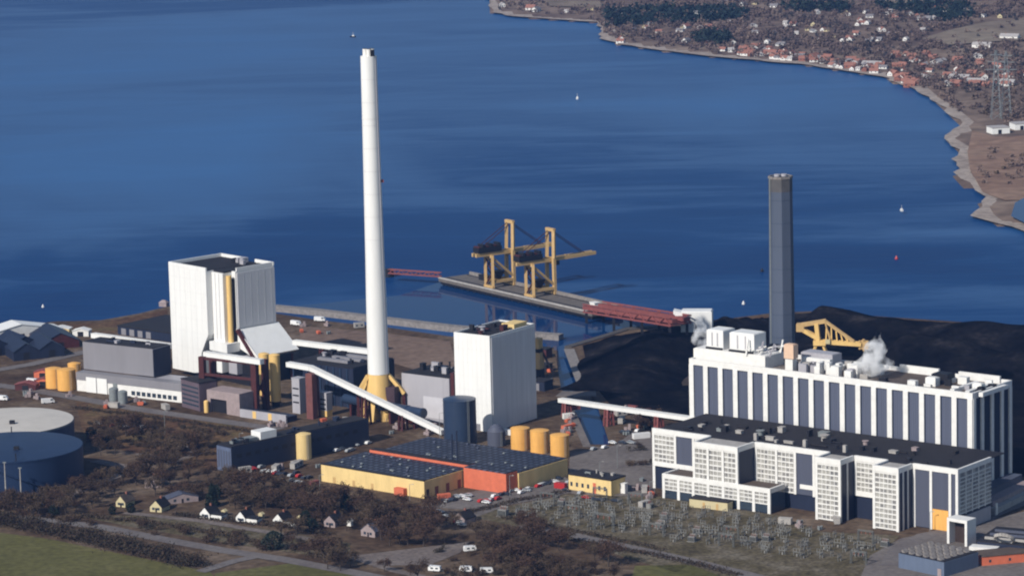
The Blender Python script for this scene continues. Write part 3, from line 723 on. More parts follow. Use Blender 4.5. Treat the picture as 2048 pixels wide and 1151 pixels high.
# big blue duct and small towers in front
q0, q1 = pg(696, 834, 8), pg(848, 838, 8)
q0, q1 = pg(690, 796, 8.5), pg(848, 826, 8.5)
t = thing('flue_pipe', Vector((q0.x, q0.y, 0)), 'fat navy flue pipe lying below the sloping white gallery', 'pipe')
g = G(); g.tube(q0, q1, 2.5, 20); build('pipe', g, M['tank'], t)
for k in (.1, .35, .6, .9):
    c = q0.lerp(q1, k); g = G(); g.cube(Vector((c.x, c.y, 0)), 1.2, 4, 6.2, -40); build('saddle', g, M['maroon'], t)
for k in (.2, .5, .8, .985):
    c = q0.lerp(q1, k); d = (q1 - q0).normalized(); g = G(); g.tube(c, c + d * .5, 2.75, 20); build('flange', g, M['tank'], t)
def tower(x, yb, yt, w_, d_, m, label, name='service_tower', base=None):
    c = pg(x, yb); h = hz(x, yb, yt); t = thing(name, c, label, 'tower'); ff = fr_ang(c, -40)
    g = G(); g.box(ff, -w_ / 2, w_ / 2, 0, d_, base or 0, h); build('shell', g, M[m], t)
    g = G(); g.box(ff, -w_ / 2 - .15, w_ / 2 + .15, -.15, d_ + .15, h + .01, h + .4); build('roof', g, M['lgrey'], t)
    if base: g = G(); g.box(ff, -w_ / 2 + .1, w_ / 2 - .1, .1, d_ - .1, 0, base - .02); build('base', g, M['yellow'], t)
    for k in range(3):
        g = G(); g.box(ff, -w_ / 2 + .6, w_ / 2 - .6, -.1, -.01, h * (.3 + .2 * k), h * (.3 + .2 * k) + .8); build('louvre', g, M['dark'], t)
    return t
tower(593, 826, 757, 5.5, 5, 'lgrey', 'slim grey tower beside the yellow silos')
tower(647, 832, 786, 5, 4.5, 'lgrey', 'short grey tower on a yellow base behind the navy building', base=3.2)
P = pg(480, 833); fq = Fr(P, pg(572, 846)); t = thing('screen_wall', P, 'low pale grey wall with yellow panels in front of the yellow silos', 'wall')
g = G(); g.box(fq, 0, fq.L, 0, 1.2, 0, 4.2); build('wall', g, M['lgrey'], t)
for k in (.28, .62): g = G(); g.box(fq, fq.L * k, fq.L * k + 2.4, -.15, -.01, .3, 4); build('panel', g, M['yellow'], t)
g = G(); g.box(fq, 0, fq.L, 2, 9, 0, 3); build('shed', g, M['navy'], t)
for i, (x, y, s_) in enumerate(((703, 800, 1.5), (720, 804, 1.4), (756, 838, 1.9), (771, 841, 2.2), (840, 838, 1.3))):
    c = pg(x, y); g = G(); g.cyl(c, s_, s_ * 1.7, 16, dome=s_ * .5); o = build('small_vessel', g, M['tan'] if i != 3 else M['yellow'], None, c)
    tag(o, ['cream vessel left of the trestle under the sloping gallery', 'cream vessel right beside the trestle under the sloping gallery', 'tan vessel in front of the chimney foot', 'bright yellow vessel in front of the chimney foot', 'cream vessel near the lower end of the sloping gallery'][i], 'tank', 'small vessels under the sloping gallery')

# ------------------------------------------------------------------ white tower block
P = pg(985, 864); zt = hz(985, 864, 675); fq = Fr(pg(907.5, 667, zt), pg(979, 675, zt)); dv = fq.vat(1069.5, fq.L, zt)
t = thing('white_tower_block', fq.p(0, 0), 'tall windowless white box tower with one face in shade', 'building')
g = G(); g.box(fq, 0, fq.L, 0, dv, 0, zt); build('wall', g, M['white'], t)
g = G(); g.box(fq, fq.L + .02, fq.L + .3, 1.2, dv - .4, .5, zt - .5); build('shade_cladding', g, M['shade_white'], t)  # sheet in greyer white puts this face's shade into colour
g = G()
for q in range(1, 8): g.box(fq, fq.L * q / 8 - .04, fq.L * q / 8 + .04, -.05, -.005, 1, zt - .3)
for q in range(1, 7): g.box(fq, .2, fq.L - .2, -.055, -.006, zt * q / 7 - .04, zt * q / 7 + .04)
for q in range(1, 9): g.box(fq, fq.L + .31, fq.L + .35, dv * q / 9 - .07, dv * q / 9 + .07, 1, zt - 1)
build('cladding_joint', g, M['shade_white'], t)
g = G(); g.box(fq, fq.L * .55, fq.L * .55 + 3, -.12, -.01, .1, 3.6); build('door', g, M['grey'], t)
g = G(); g.box(fq, .8, fq.L - .8, .8, dv - .8, zt + .02, zt + .25); build('roof', g, M['roof'], t)
for u0, u1, v0, v1 in ((0, fq.L, 0, .6), (0, .6, .65, dv), (fq.L - .6, fq.L, .65, dv), (.65, fq.L - .65, dv - .6, dv)):
    g = G(); g.box(fq, u0, u1, v0, v1, zt + .03, zt + .9); build('parapet', g, M['white'], t)
roof_clutter(t, fq, 2, fq.L - 5, 3, dv * .6, zt + .25, 12, [M['dark'], M['dark'], M['lgrey'], M['maroon']], 4, 3, seed=21)
g = G(); g.box(fq, fq.L * .55, fq.L * .9, dv * .62, dv * .9, zt + .3, zt + 2.6); build('plant_housing', g, M['yhall'], t)
# ship unloader-ish conveyor stack to the right of it
c = pg(1078, 758); t = thing('coal_hoist', c, 'rusty yellow hoist structure behind the white tower', 'hoist'); ff = fr_ang(c, -35)
for k, (z0, z1, mk) in enumerate(((0, 6, 'dark'), (6, 15, 'tan'), (15.2, 17, 'dark'), (17.2, 23, 'tan'))):
    g = G(); g.box(ff, -2.5 + k * .2, 2.5 - k * .3, -2, 2, z0, z1); build('stage', g, M[mk], t)
g = G(); g.bar(ff.p(0, 0, 20), ff.p(6, 5, 3), 1.2); build('chute', g, M['dark'], t)
for i, (x, y, w_, d_, h_, mk) in enumerate(((1084, 778, 9, 8, 5, 'navy'), (1090, 742, 6, 6, 4, 'dark'), (1090, 714, 6, 6, 5, 'maroon'))):
    c = pg(x, y); ff = fr_ang(c, -36); t = thing('pump_house', c, ['long dark pump house beside the channel behind the white tower', 'small black pump house behind the hoist', 'dark maroon pump house at the harbour end of the channel'][i], 'building', 'pump houses behind the white tower')
    g = G(); g.box(ff, -w_ / 2, w_ / 2, -d_ / 2, d_ / 2, 0, h_); build('wall', g, M[mk], t)
    g = G(); g.box(ff, -w_ / 2 - .3, w_ / 2 + .3, -d_ / 2 - .3, d_ / 2 + .3, h_ + .01, h_ + .5); build('roof', g, M['roof'], t)
    g = G(); g.box(ff, -2, 1, -d_ / 2 - .1, -d_ / 2 - .01, 0, 4); build('door', g, M['grey'], t)
# ------------------------------------------------------------------ power hall
ZM = hz(2022, 964, 748)
fm = Fr(pg(1378, 716, ZM), pg(1945, 786, ZM)); LM = fm.L; DM = fm.vat(2024, LM, ZM)
t = thing('power_hall', fm.p(0, 0), 'long tall power hall of white columns and slate panels', 'power station')
PH = t
BAND = 2.9; NB = 18; EDGE = 2.0
g = G(); g.box(fm, .6, LM - .6, .6, DM - .6, 2, ZM - 2.2); build('core', g, M['navy'], t)
g = G()
for u0, u1, v0, v1 in ((0, LM, 0, 1.0), (0, 1.0, 1.05, DM - 1.05), (LM - 1.0, LM, 1.05, DM - 1.05), (0, LM, DM - 1.0, DM)):
    g.box(fm, u0, u1, v0, v1, ZM - BAND, ZM)
build('parapet', g, M['whitec'], t)
bw = (LM - EDGE) / NB; cw = bw * .30
for k in range(NB + 1):
    a = k * bw + (EDGE - cw) / 2 if 0 < k < NB else (0 if k == 0 else LM - cw)
    g = G(); g.box(fm, a, a + cw, -.25, .58, 0, ZM - BAND - .01)
    g.box(fm, a - .5, a + cw + .5, -.6, .57, 21.5, 23.2)
    build('column', g, M['whitec'], t)
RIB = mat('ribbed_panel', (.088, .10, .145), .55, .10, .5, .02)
for k in range(NB):
    a = k * bw + cw + .35; b = (k + 1) * bw + .2
    g = G(); n = 5
    for j in range(n):
        x0 = a + (b - a) * j / n; g.box(fm, x0, x0 + (b - a) / n * .72, .30, .59, 8, ZM - BAND - .5)
        g.box(fm, x0 + (b - a) / n * .72, x0 + (b - a) / n, .38, .59, 8, ZM - BAND - .5)
    build('panel', g, RIB, t)
NS = 4; sw = DM / NS
for k in range(NS + 1):
    a = min(max(k * sw - 1.1, .62), DM - 2.4); g = G(); g.box(fm, LM - .58, LM + .25, a, a + 2.2, 3.0, ZM - BAND - .01); build('column', g, M['whitec'], t)
g = G(); g.box(fm, LM - .58, LM + .22, .6, DM, 0.8, 2.98); build('ledge', g, M['whitec'], t)
for k in range(NS):
    a = max(k * sw + 1.4, 2.9); b = min((k + 1) * sw - 1.4, DM - 2.7); g = G(); n = 5
    for j in range(n):
        x0 = a + (b - a) * j / n; g.box(fm, LM - .59, LM - .3, x0, x0 + (b - a) / n * .75, 3.2, ZM - BAND - .5)
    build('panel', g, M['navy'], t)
g = G(); g.box(fm, 1.05, LM - 1.05, 1.05, DM - 1.05, ZM - 2.1, ZM - 1.9); build('roof', g, mat('gravel_roof', (.20, .17, .15), .9, .35, .4), t)
g = G(); g.box(fm, LM * .62, LM - 3, 8, DM - 4, ZM - 1.85, ZM - 1.7); build('roof_deck', g, M['roofb'], t)
def rb(u0, u1, v0, v1, h, m, name='roof_housing', z0=-1.85):
    g = G(); g.box(fm, u0, u1, v0, v1, ZM + z0, ZM + h)
    if min(u1 - u0, v1 - v0) > 3: g.box(fm, u0 + .5, u1 - .5, v0 + .5, v1 - .5, ZM + h + .01, ZM + h + .3)
    return build(name, g, m, PH)
U = lambda px, v, z=0: fm.uat(px, v, ZM + z)
# tall white twin housings on the left part of the roof
rb(U(1392, 6), U(1535, 6), 4, 20, 4.2, M['whitec'])
for a, b in ((1416, 1449), (1462, 1511)):
    u0, u1 = U(a, 8, 4), U(b, 8, 4)
    rb(u0, u1, 7, 17, 13.5, M['white'], 'boiler_head', 4.55)
    g = G()
    for k in (.3, .62): g.box(fm, u0 + (u1 - u0) * k, u0 + (u1 - u0) * k + .7, 6.86, 6.99, ZM + 6, ZM + 12.5)
    build('vent_slot', g, M['lgrey'], PH)
    g = G(); g.box(fm, u0 + .3, u1 - .2, 5.6, 6.9, ZM + 4.55, ZM + 5.4); build('gutter', g, M['dark'], PH)
rr = random.Random(5)
for k in range(13):
    a = U(1500 + k * 4, 10, 3); g = G(); b = rr.uniform(3, 18); g.bar(fm.p(a, b, ZM + 4), fm.p(a + rr.uniform(-2, 2), b + 2, ZM + rr.uniform(6, 12)), .7); g.bar(fm.p(a - 1.4, b, ZM + 6.5), fm.p(a + 2, b + 1, ZM + 7.5), .5)
    build('pipe_frame', g, M['whitec' if k % 3 else 'lgrey'], PH)
rb(U(1516, 16), U(1548, 16), 20, 28, 5.5, M['dark'])
rb(U(1575, 8), U(1590, 8), 6, 9.5, 4, M['whitec']); rb(U(1573, 8, 4), U(1592, 8, 4), 5.8, 9.8, 11, mat('peach_housing', (.66, .46, .33), .7, .12, .3), z0=4.35)
rb(U(1602, 20), U(1665, 20), 20, 28, 5, M['lgrey']); rb(U(1608, 18, 2), U(1655, 18, 2), 16, 19.5, 3.2, M['whitec'])
for k in range(46):
    a = U(rr.uniform(1560, 1730), 10); b = rr.uniform(3, 24); s1, s2, h = rr.uniform(1, 4.5), rr.uniform(1, 4), rr.uniform(.2, 4)
    if a + s1 < LM * .66: rb(a, a + s1, b, b + s2, h, M[rr.choice(['whitec', 'whitec', 'whitec', 'lgrey', 'roofb', 'concrete'])], 'roof_unit')
for k in range(16):
    a = U(rr.uniform(1770, 1985), 14); b = rr.uniform(5, DM - 6); rb(a, a + rr.uniform(1.5, 5), b, b + rr.uniform(1, 4), rr.uniform(-.8, 2.2), M[rr.choice(['whitec', 'lgrey', 'dark', 'whitec'])], 'roof_unit')
for px in (1905, 1935, 1962):
    a = U(px, 5); rb(a, a + 2.2, 3, DM * .7, .1, M['whitec'], 'roof_beam')
for a, b in ((1800, 1878), (1918, 2000)):
    u0, u1 = fm.uat(a, DM - 2, ZM), fm.uat(b, DM - 2, ZM); rb(u0, min(u1, LM - 1.2), DM - 2.4, DM - 1.1, 1.6, M['whitec'], 'upstand')
rb(U(1868, 20), U(1900, 20), DM * .5, DM * .5 + 7, 2.6, M['dark']); rb(U(1872, 20), U(1892, 20), DM * .3, DM * .3 + 4, 2.2, M['whitec'])

# ------------------------------------------------------------------ office annex with stepped front
ZO = hz(1309, 976, 856)
fo = Fr(pg(1304, 855, ZO), pg(1916, 938, ZO)); LO = fo.L
dO = fo.vat(1983, LO, ZO)
t = thing('office_block', fo.p(0, 0), 'white stepped office block with lattice windows before the power hall', 'office building')
OB = t
def face(u0, u1, v, z0, z1, bays, top=2.4, sill=None, side=False, name='window'):
    """a wall of bays between white columns on plane v (front) ; bays: list of (weight, kind) kind in 'L' lattice, 'B' slate panel, 'O' orange over slate"""
    W = sum(b[0] for b in bays); cw = 1.3; a = u0
    def bx(x0, x1, y0, y1, za, zb):
        g = G()
        if side: g.box(fo, v - y1, v - y0, x0, x1, za, zb)
        else: g.box(fo, x0, x1, v + y0, v + y1, za, zb)
        return g
    build('cornice', bx(u0, u1, -.1, 1.2, z1 - top, z1), M['whitec'], OB)
    for i in range(len(bays) + 1):
        c0 = u0 if i == 0 else (a - cw / 2 if i < len(bays) else u1 - cw)
        build('column', bx(c0, c0 + cw, -.08, .9, z0 if z0 < 1 else z0 - .0, z1 - top - .01), M['whitec'], OB)
        if i < len(bays): a += (u1 - u0) * bays[i][0] / W
    a = u0
    for wgt, kd in bays:
        b = a + (u1 - u0) * wgt / W; p, q = a + cw * .62, b - cw * .62
        if a == u0: p = a + cw + .02
        if abs(b - u1) < 1e-6: q = b - cw - .02
        zl = z0 + (.2 if z0 > 1 else .4); zh = z1 - top - .05
        if kd == 'L':
            wnd = build(name, bx(p, q, .32, .8, zl, zh), M['blind'], OB)
            nx = max(2, int((q - p) / 1.9)); nz = max(2, int((zh - zl) / 2.3)); g = G()
            for i in range(1, nx):
                x = p + (q - p) * i / nx
                g.hexa(*[[fo.p(v - yy, xx, zz) if side else fo.p(xx, v + yy, zz) for xx, yy in ((x - .16, .1), (x + .16, .1), (x + .16, .31), (x - .16, .31))] for zz in (zl, zh)])
            for j in range(nz + 1):
                z = zl + (zh - zl - .7) * j / nz
                g.hexa(*[[fo.p(v - yy, xx, zz) if side else fo.p(xx, v + yy, zz) for xx, yy in ((p, .06), (q, .06), (q, .30), (p, .30))] for zz in (z, z + .62)])
            build('frame', g, M['whitec'], wnd)
        else:
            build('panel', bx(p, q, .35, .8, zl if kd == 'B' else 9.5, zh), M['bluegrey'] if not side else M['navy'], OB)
            if kd == 'O': build('door', bx(p, q, -.02, .8, .2, 9.4), M['orange'], OB)
        a = b
    if sill: build('sill', bx(u0, u1, -.12, 1.0, sill, sill + 2.2), M['whitec'], OB)
uo = lambda px, v=0, z=None: fo.uat(px, v, ZO if z is None else z)
p1, p2, p3 = 14.0, 11.5, 12.0
x1a, x1b = uo(1385, -p1), uo(1475, -p1); x2a, x2b = uo(1630, -p2), uo(1681, -p2); x3a, x3b = uo(1745, -p3), uo(1797, -p3)
u_b = x1b; u_b2 = x2a; u_c = x2b
g = G()
g.box(fo, .9, LO - .9, .9, dO, 0, ZO - 1.2)
g.box(fo, x1a + .9, x1b - .9, -p1 + .9, .88, 0, ZO - 1.2); g.box(fo, x2a + .9, x2b - .9, -p2 + .9, .88, 0, ZO - 1.2); g.box(fo, x3a + .9, x3b - .9, -p3 + .9, .88, 0, ZO - 1.2)
build('core', g, M['navy'], t)
face(0, x1a - .02, 0, 12, ZO, [(1.25, 'L'), (1, 'B'), (.9, 'L')], sill=11)
g = G(); g.box(fo, 0, 1.4, -.08, 1, 0, 10.9); build('column', g, M['whitec'], t)
face(x1a, x1b, -p1, 11.2, ZO, [(1, 'L')] * 3)
face(x1b + .02, x2a - .02, 0, 7, ZO, [(1.15, 'L'), (1, 'L'), (1, 'B'), (.8, 'L')], sill=None)
g = G(); g.box(fo, uo(1600, 0, 8), x2a, -.1, 1, 10, 12); build('sill', g, M['whitec'], t)
face(x2a, x2b, -p2, 0, ZO, [(1, 'L')], top=2.6)
face(x2b + .02, x3a - .02, 0, 12, ZO, [(1, 'L')], sill=10.5)
face(x3a, x3b, -p3, 0, ZO, [(1, 'L')], top=2.6)
face(x3b + .02, LO, 0, 0, ZO, [(1, 'B'), (1.05, 'O'), (.45, 'B')])
# right-hand returns of the projecting bays, and the end wall
for xb, pp, cols in ((x1b, p1, 0), (x2b, p2, 1), (x3b, p3, 2)):
    g = G(); g.box(fo, xb - 1, xb + .05, -pp + 1.22, -.12, ZO - 2.4, ZO); build('cornice', g, M['whitec'], t)
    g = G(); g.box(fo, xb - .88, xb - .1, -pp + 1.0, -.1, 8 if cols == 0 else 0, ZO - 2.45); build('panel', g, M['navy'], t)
    for k in range(cols):
        c = -pp + (k + 1) * pp / (cols + 1); g = G(); g.box(fo, xb - .5, xb + .04, c - .6, c + .6, 0, ZO - 2.42); build('column', g, M['whitec'], t)
    xa = {0: x1a, 1: x2a, 2: x3a}[cols]
    g = G(); g.box(fo, xa - .05, xa + 1, -pp + 1.22, -.12, ZO - 2.4, ZO); build('cornice', g, M['whitec'], t)
    g = G(); g.box(fo, xa + .1, xa + .88, -pp + 1.0, -.1, 0, ZO - 2.45); build('panel', g, M['lgrey'], t)
g = G(); g.box(fo, LO - 1.0, LO + .05, 1.25, dO, ZO - 2.2, ZO); build('cornice', g, M['whitec'], t)
nb = 5
for k in range(nb):
    a = 1.3 + (dO - 1.3) * k / nb; b = 1.3 + (dO - 1.3) * (k + 1) / nb
    g = G(); g.box(fo, LO - .88, LO - .3, a + .5, b, 8, ZO - 2.3); wnd = build('window', g, M['blind'], t)
    g = G(); g.box(fo, LO - .3, LO + .02, a, a + .48, 7.5, ZO - 2.25)
    for j in range(10): z = 8 + j * (ZO - 11) / 10; g.box(fo, LO - .29, LO - .05, a + .5, b, z, z + .45)
    build('frame', g, M['whitec'], wnd)
g = G(); g.box(fo, LO - .88, LO - .35, 1.3, dO, 0, 6.5); build('panel', g, M['lgrey'], t)
g = G(); g.box(fo, .9, LO - .95, 1.22, dO + 14, ZO - 1.15, ZO - .9)
for xa, xb, pp in ((x1a, x1b, p1), (x2a, x2b, p2), (x3a, x3b, p3)): g.box(fo, xa + 1, xb - 1, -pp + 1.22, 1.2, ZO - 1.15, ZO - .9)
build('roof', g, M['roof'], t)
for xa, xb, pp in ((x1a, x1b, p1), (x2a, x2b, p2), (x3a, x3b, p3)):
    g = G(); g.box(fo, xa + 2, xb - 1.1, -pp + 2, -1, ZO - .88, ZO - .6); build('roof_edge', g, M['concrete'], t)
roof_clutter(t, fo, 12, LO * .55, 5, dO, ZO - .9, 26, [M['dark'], M['dark'], M['roof'], M['concrete'], M['galv']], 5, 3.0, seed=31)
roof_clutter(t, fo, LO * .55, LO - 8, 5, dO, ZO - .9, 12, [M['dark'], M['roof'], M['pink'], M['concrete']], 4, 1.8, seed=32)
for px in (1512, 1610, 1690):
    a = uo(px, 8); g = G(); g.box(fo, a, a + 1.6, 6, 7.6, ZO - .9, ZO + 2.4); build('roof_vent', g, M['concrete'], t)
# long low annex along the front
zA = 3.0
while proj(fo.p(x1b, -p1 - .5, zA))[1] > 968: zA += .1
fa_ = Fr(fo.p(uo(1324, -p1 - .5, zA), -p1 - .5), fo.p(uo(1540, -p1 - .5, zA), -p1 - .5)); LA = fa_.L; dA = min(fa_.vat(1571, LA, zA), p1 - .6)
print('annex', zA, proj(fa_.p(0, 0, zA)), proj(fa_.p(LA, 0, zA)), dA)
t = thing('low_annex', fa_.p(0, 0), 'low white glazed annex along the foot of the office block', 'office building')
g = G(); g.box(fa_, .8, LA - .8, .8, dA, 0, zA - .9); build('core', g, M['navy'], t)
g = G(); g.box(fa_, 0, LA, 0, 1, zA - 2.2, zA); g.box(fa_, LA - 1, LA, 1.02, dA, zA - 2.2, zA); g.box(fa_, 0, 1, 1.02, dA, zA - 2.2, zA); build('cornice', g, M['whitec'], t)
nA = 7
for k in range(nA + 1):
    a = (LA - 1.5) * k / nA; g = G(); g.box(fa_, a, a + 1.5, .02, .9, 0, zA - 2.22); build('column', g, M['whitec'], t)
for k in range(nA):
    a = (LA - 1.5) * k / nA + 1.52; b = (LA - 1.5) * (k + 1) / nA - .02
    g = G(); g.box(fa_, a, b, .4, .79, 4.2, zA - 2.25); wnd = build('window', g, M['blind'], t)
    g = G()
    for j in range(3): g.box(fa_, a, b, .2, .39, 4.2 + j * 1.9, 4.7 + j * 1.9)
    for j in range(1, 3): x = a + (b - a) * j / 3; g.box(fa_, x - .14, x + .14, .22, .385, 4.8, zA - 2.3)
    build('frame', g, M['whitec'], wnd)
    g = G(); g.box(fa_, a, b, .5, .79, .4, 4.0); build('pane', g, M['glass'], t)
g = G(); g.box(fa_, LA - .79, LA - .4, 1.1, dA, .4, zA - 2.3); build('pane', g, M['glass'], t)
g = G(); g.box(fa_, 1.05, LA - 1.05, 1.05, dA, zA - .88, zA - .6); build('roof', g, M['roofb'], t)
# cream hut by the annex
P = pg(1379, 1013); fh = Fr(P, pg(1455, 1022)); zh_ = hz(1379, 1013, 996)
t = thing('site_hut', P, 'low cream hut with two doors in front of the white annex', 'hut')
g = G(); g.box(fh, 0, fh.L, 0, 5, 0, zh_); build('wall', g, M['cream'], t)
g = G(); g.box(fh, -.3, fh.L + .3, -.3, 5.3, zh_ + .01, zh_ + .4); build('roof', g, M['roof'], t)
for k in (.35, .7):
    g = G(); g.box(fh, fh.L * k, fh.L * k + 1.2, -.08, -.01, .1, zh_ * .75); build('door', g, M['tan'], t)

# ------------------------------------------------------------------ slate chimney
cc = fm.p(fm.uat(1567, DM + 16, 0), DM + 16); hC = 10
lo, hi = 10, 400
for _ in range(40):
    hC = (lo + hi) / 2
    if proj(cc + UPZ * hC)[1] > 353: lo = hC
    else: hi = hC
sc = proj(cc + V3(1, 0, 100))[0] - proj(cc + V3(0, 0, 100))[0]
t = thing('slate_chimney', cc, 'thick slate grey chimney behind the white columned power hall', 'chimney')
g = G(); g.cyl(cc, 27.5 / sc, hC, 8, 23.5 / sc); g.sm = [False] * len(g.sm); build('shaft', g, M['stack'], t)
g = G(); g.cyl(cc + UPZ * (hC - 7), 23.9 / sc, 6.6, 8, 23.7 / sc); g.sm = [False] * len(g.sm); build('collar', g, mat('sooty_collar', (.085, .082, .085), .8, .3, .3), t)
g = G()
for a in range(8):
    a0, a1 = R(45 * a), R(45 * a + 45); q = lambda an, z: cc + V3(math.cos(an) * 23.5 / sc, math.sin(an) * 23.5 / sc, z)
    g.bar(q(a0, hC - .2), q(a1, hC - .2), .7, 1.2)
build('rim', g, M['rock'], t)
g = G()
for k in range(1, 12):
    g = G(); g.cyl(cc + UPZ * (hC * k / 12), (27.65 - 4.0 * k / 12) / sc, .16, 8, cap=False); build('seam', g, M['tank'], t)
for dx, dy in ((-1.6, 0), (1.8, .5)): g = G(); g.cyl(cc + V3(dx, dy, hC - 1), 1.5, 2.2, 16); build('flue', g, M['lgrey'], t)
g = G(); g.bar(cc + V3(-24.5 / sc, -2, 5), cc + V3(-22 / sc, -2, hC), .5); build('ladder', g, M['galv'], t)
g = G(); g.cyl(cc + UPZ * hC, 3.6, .1, 12); build('flue_mouth', g, M['dark'], t)

# ------------------------------------------------------------------ white transfer tower at the end of the red bridge
P = pg(1362, 674); h = hz(1362, 674, 624); ft = Fr(pg(1366, 672), pg(1420, 668)); ft = fr_ang(P, -8)
t = thing('transfer_tower', P, 'white transfer house at the landward end of the red bridge', 'building')
g = G(); g.box(ft, 0, 18, 0, 10, 3, h); build('wall', g, M['white'], t)
g = G(); g.box(ft, .5, 17.5, .5, 9.5, h + .01, h + .5); build('roof', g, M['white'], t)
g = G(); g.box(ft, 1, 14, 1, 9, 0, 2.98); build('base', g, M['dark'], t)
g = G(); g.hexa([ft.p(a, b, z) for a, b, z in ((-4.2, 0, h - 1), (-.02, 0, h - 5), (-.02, 7, h - 5), (-4.2, 7, h - 1))], [ft.p(a, b, z) for a, b, z in ((-4.2, 0, h + 1), (-.02, 0, h), (-.02, 7, h), (-4.2, 7, h + 1))]); build('hood', g, M['white'], t)
g = G(); g.box(ft, 8.2, 9.2, -.1, -.01, 4, 8); build('door', g, M['dark'], t)

# ------------------------------------------------------------------ yellow reclaimer on the coal
q = pg(1640, 716); fy = fr_ang(q, -12); t = thing('coal_reclaimer', q, 'yellow bucket wheel coal reclaimer standing before the coal heap', 'machine'); t.scale = (.86, .86, .8)
yb = lambda nm, m, *bars: build(nm, (lambda g: ([g.bar(fy.p(*a), fy.p(*b), w_, h_) for a, b, w_, h_ in bars], g)[1])(G()), M[m], t)
for a, b in ((-6, -3), (6, -3), (6, 3), (-6, 3)): yb('leg', 'yellow', ((a, b, 0), (a * .35, b * .4, 10), 1.4, 1.4)); g = G(); g.box(fy, a - 2.2, a + 2.2, b - .8, b + .8, 0, 1.4); build('bogie', g, M['dark'], t)
g = G(); g.box(fy, -4, 4, -3, 3, 9.5, 13); build('turntable', g, M['yellow'], t)
for v in (-1.5, 1.5):
    yb('boom', 'yellow', ((0, v, 12), (27, v, 10.5), 1.3, 2.8)); yb('mast', 'yellow', ((-1, v, 12), (-2, v, 25), 2.6, 2.6)); yb('counterweight_arm', 'yellow', ((0, v, 13.5), (-13, v, 21.5), 2.0, 2.6)); yb('top_arm', 'tan', ((-12, v, 23.5), (4, v, 26.5), 1.6, 2.4))
    yb('stay', 'tan', ((3.5, v, 26.5), (22, v, 12.3), 1.2, 1.5)); yb('stay', 'tan', ((-2, v, 25), (-12.5, v, 21.5), .6, .6)); yb('brace', 'tan', ((3.5, v, 26.5), (7, v, 12.5), .8, .8))
g = G()
for k in range(6): g.bar(fy.p(4 + k * 3.6, 0, 12.5), fy.p(4.5 + k * 3.0, 0, 25.5 - k * 2.6), .8)
for k in range(7): g.bar(fy.p(2 + k * 3.6, -1.5, 11.5), fy.p(3.8 + k * 3.6, 1.5, 11.5), .6)
build('boom_lattice', g, M['yellow'], t)
g = G(); g.box(fy, -15, -10, -2.6, 2.6, 19, 24.5); build('counterweight', g, M['tan'], t)
g = G(); c = fy.p(28.5, 0, 10.2); g.tube(c - fy.v * 1.0, c + fy.v * 1.0, 3.4, 16)
for k in range(8): a = R(45 * k); g.bar(c + (fy.u * math.cos(a) + UPZ * math.sin(a)) * 3.1 - fy.v * 1.3, c + (fy.u * math.cos(a) + UPZ * math.sin(a)) * 4.2 - fy.v * 1.3, 1.2)
build('bucket_wheel', g, M['tan'], t)
g = G(); g.box(fy, 4, 7, -3.6, -1.9, 11, 14); build('cab', g, M['cream'], t)

# ------------------------------------------------------------------ coal heaps
def heap(name, c0, c1, wid, h, label, seed, nu=70, nv=26):
    """ridge-shaped heap from ground point c0 to c1"""
    ff = Fr(c0, c1); Lh = ff.L; r = random.Random(seed); g = G(); g.smooth = True
    ph = [r.uniform(0, 6.28) for _ in range(6)]; idx = {}
    for i in range(nu + 1):
        for j in range(nv + 1):
            a = i / nu; b = j / nv * 2 - 1
            env = min(1, a / .12, (1 - a) / .12); env = sstep(env)
            rid = h * (.80 + .12 * math.sin(a * 9 + ph[0]) + .08 * math.sin(a * 23 + ph[1]))
            wl = wid / 2 * (.92 + .08 * math.sin(a * 13 + ph[2]))
            off = wid * .06 * math.sin(a * 6 + ph[3])
            z = max(0, rid * env * (1 - abs(b) ** 1.25)) + (.22 * math.sin(a * 41 + b * 9 + ph[4]) + .2 * math.sin(a * 23 - b * 13 + ph[5])) * env * (1 - b * b)
            z += r.uniform(-.12, .12) * env * (1 - b * b)
            idx[i, j] = g.add([ff.p(a * Lh, b * wl + off, max(z, -.3))])
    for i in range(nu):
        for j in range(nv): g.face(idx[i, j], idx[i + 1, j], idx[i + 1, j + 1], idx[i, j + 1])
    o = build(name, g, GM_COAL, None, c0); return tag(o, label, 'coal heap', 'coal heaps in the yard')
GM_COAL = M['coal']
heap('coal_heap', pg(1575, 655), pg(2150, 700), 96, 14, 'long black coal heap on the shore behind the slate chimney', 1)
heap('coal_heap', pg(1760, 712), pg(2200, 760), 90, 15, 'broad black coal heap behind the right end of the power hall', 2)
heap('coal_heap', pg(1225, 782), pg(1335, 672), 70, 9, 'flat black coal heap between the channel and the power hall', 3)
heap('coal_heap', pg(1400, 668), pg(1535, 650), 42, 8, 'small black coal heap between white transfer house and slate chimney', 5)
structure('coal_track', strip([(1312, 660), (1340, 690), (1362, 725), (1380, 770)], 8, .3), groundmat('dusty_track', [(.035, .026, .022), (.06, .045, .035)], .05))
structure('shore_track', strip([(1430, 645), (1500, 636), (1560, 630)], 6, .3), GM['brown'])

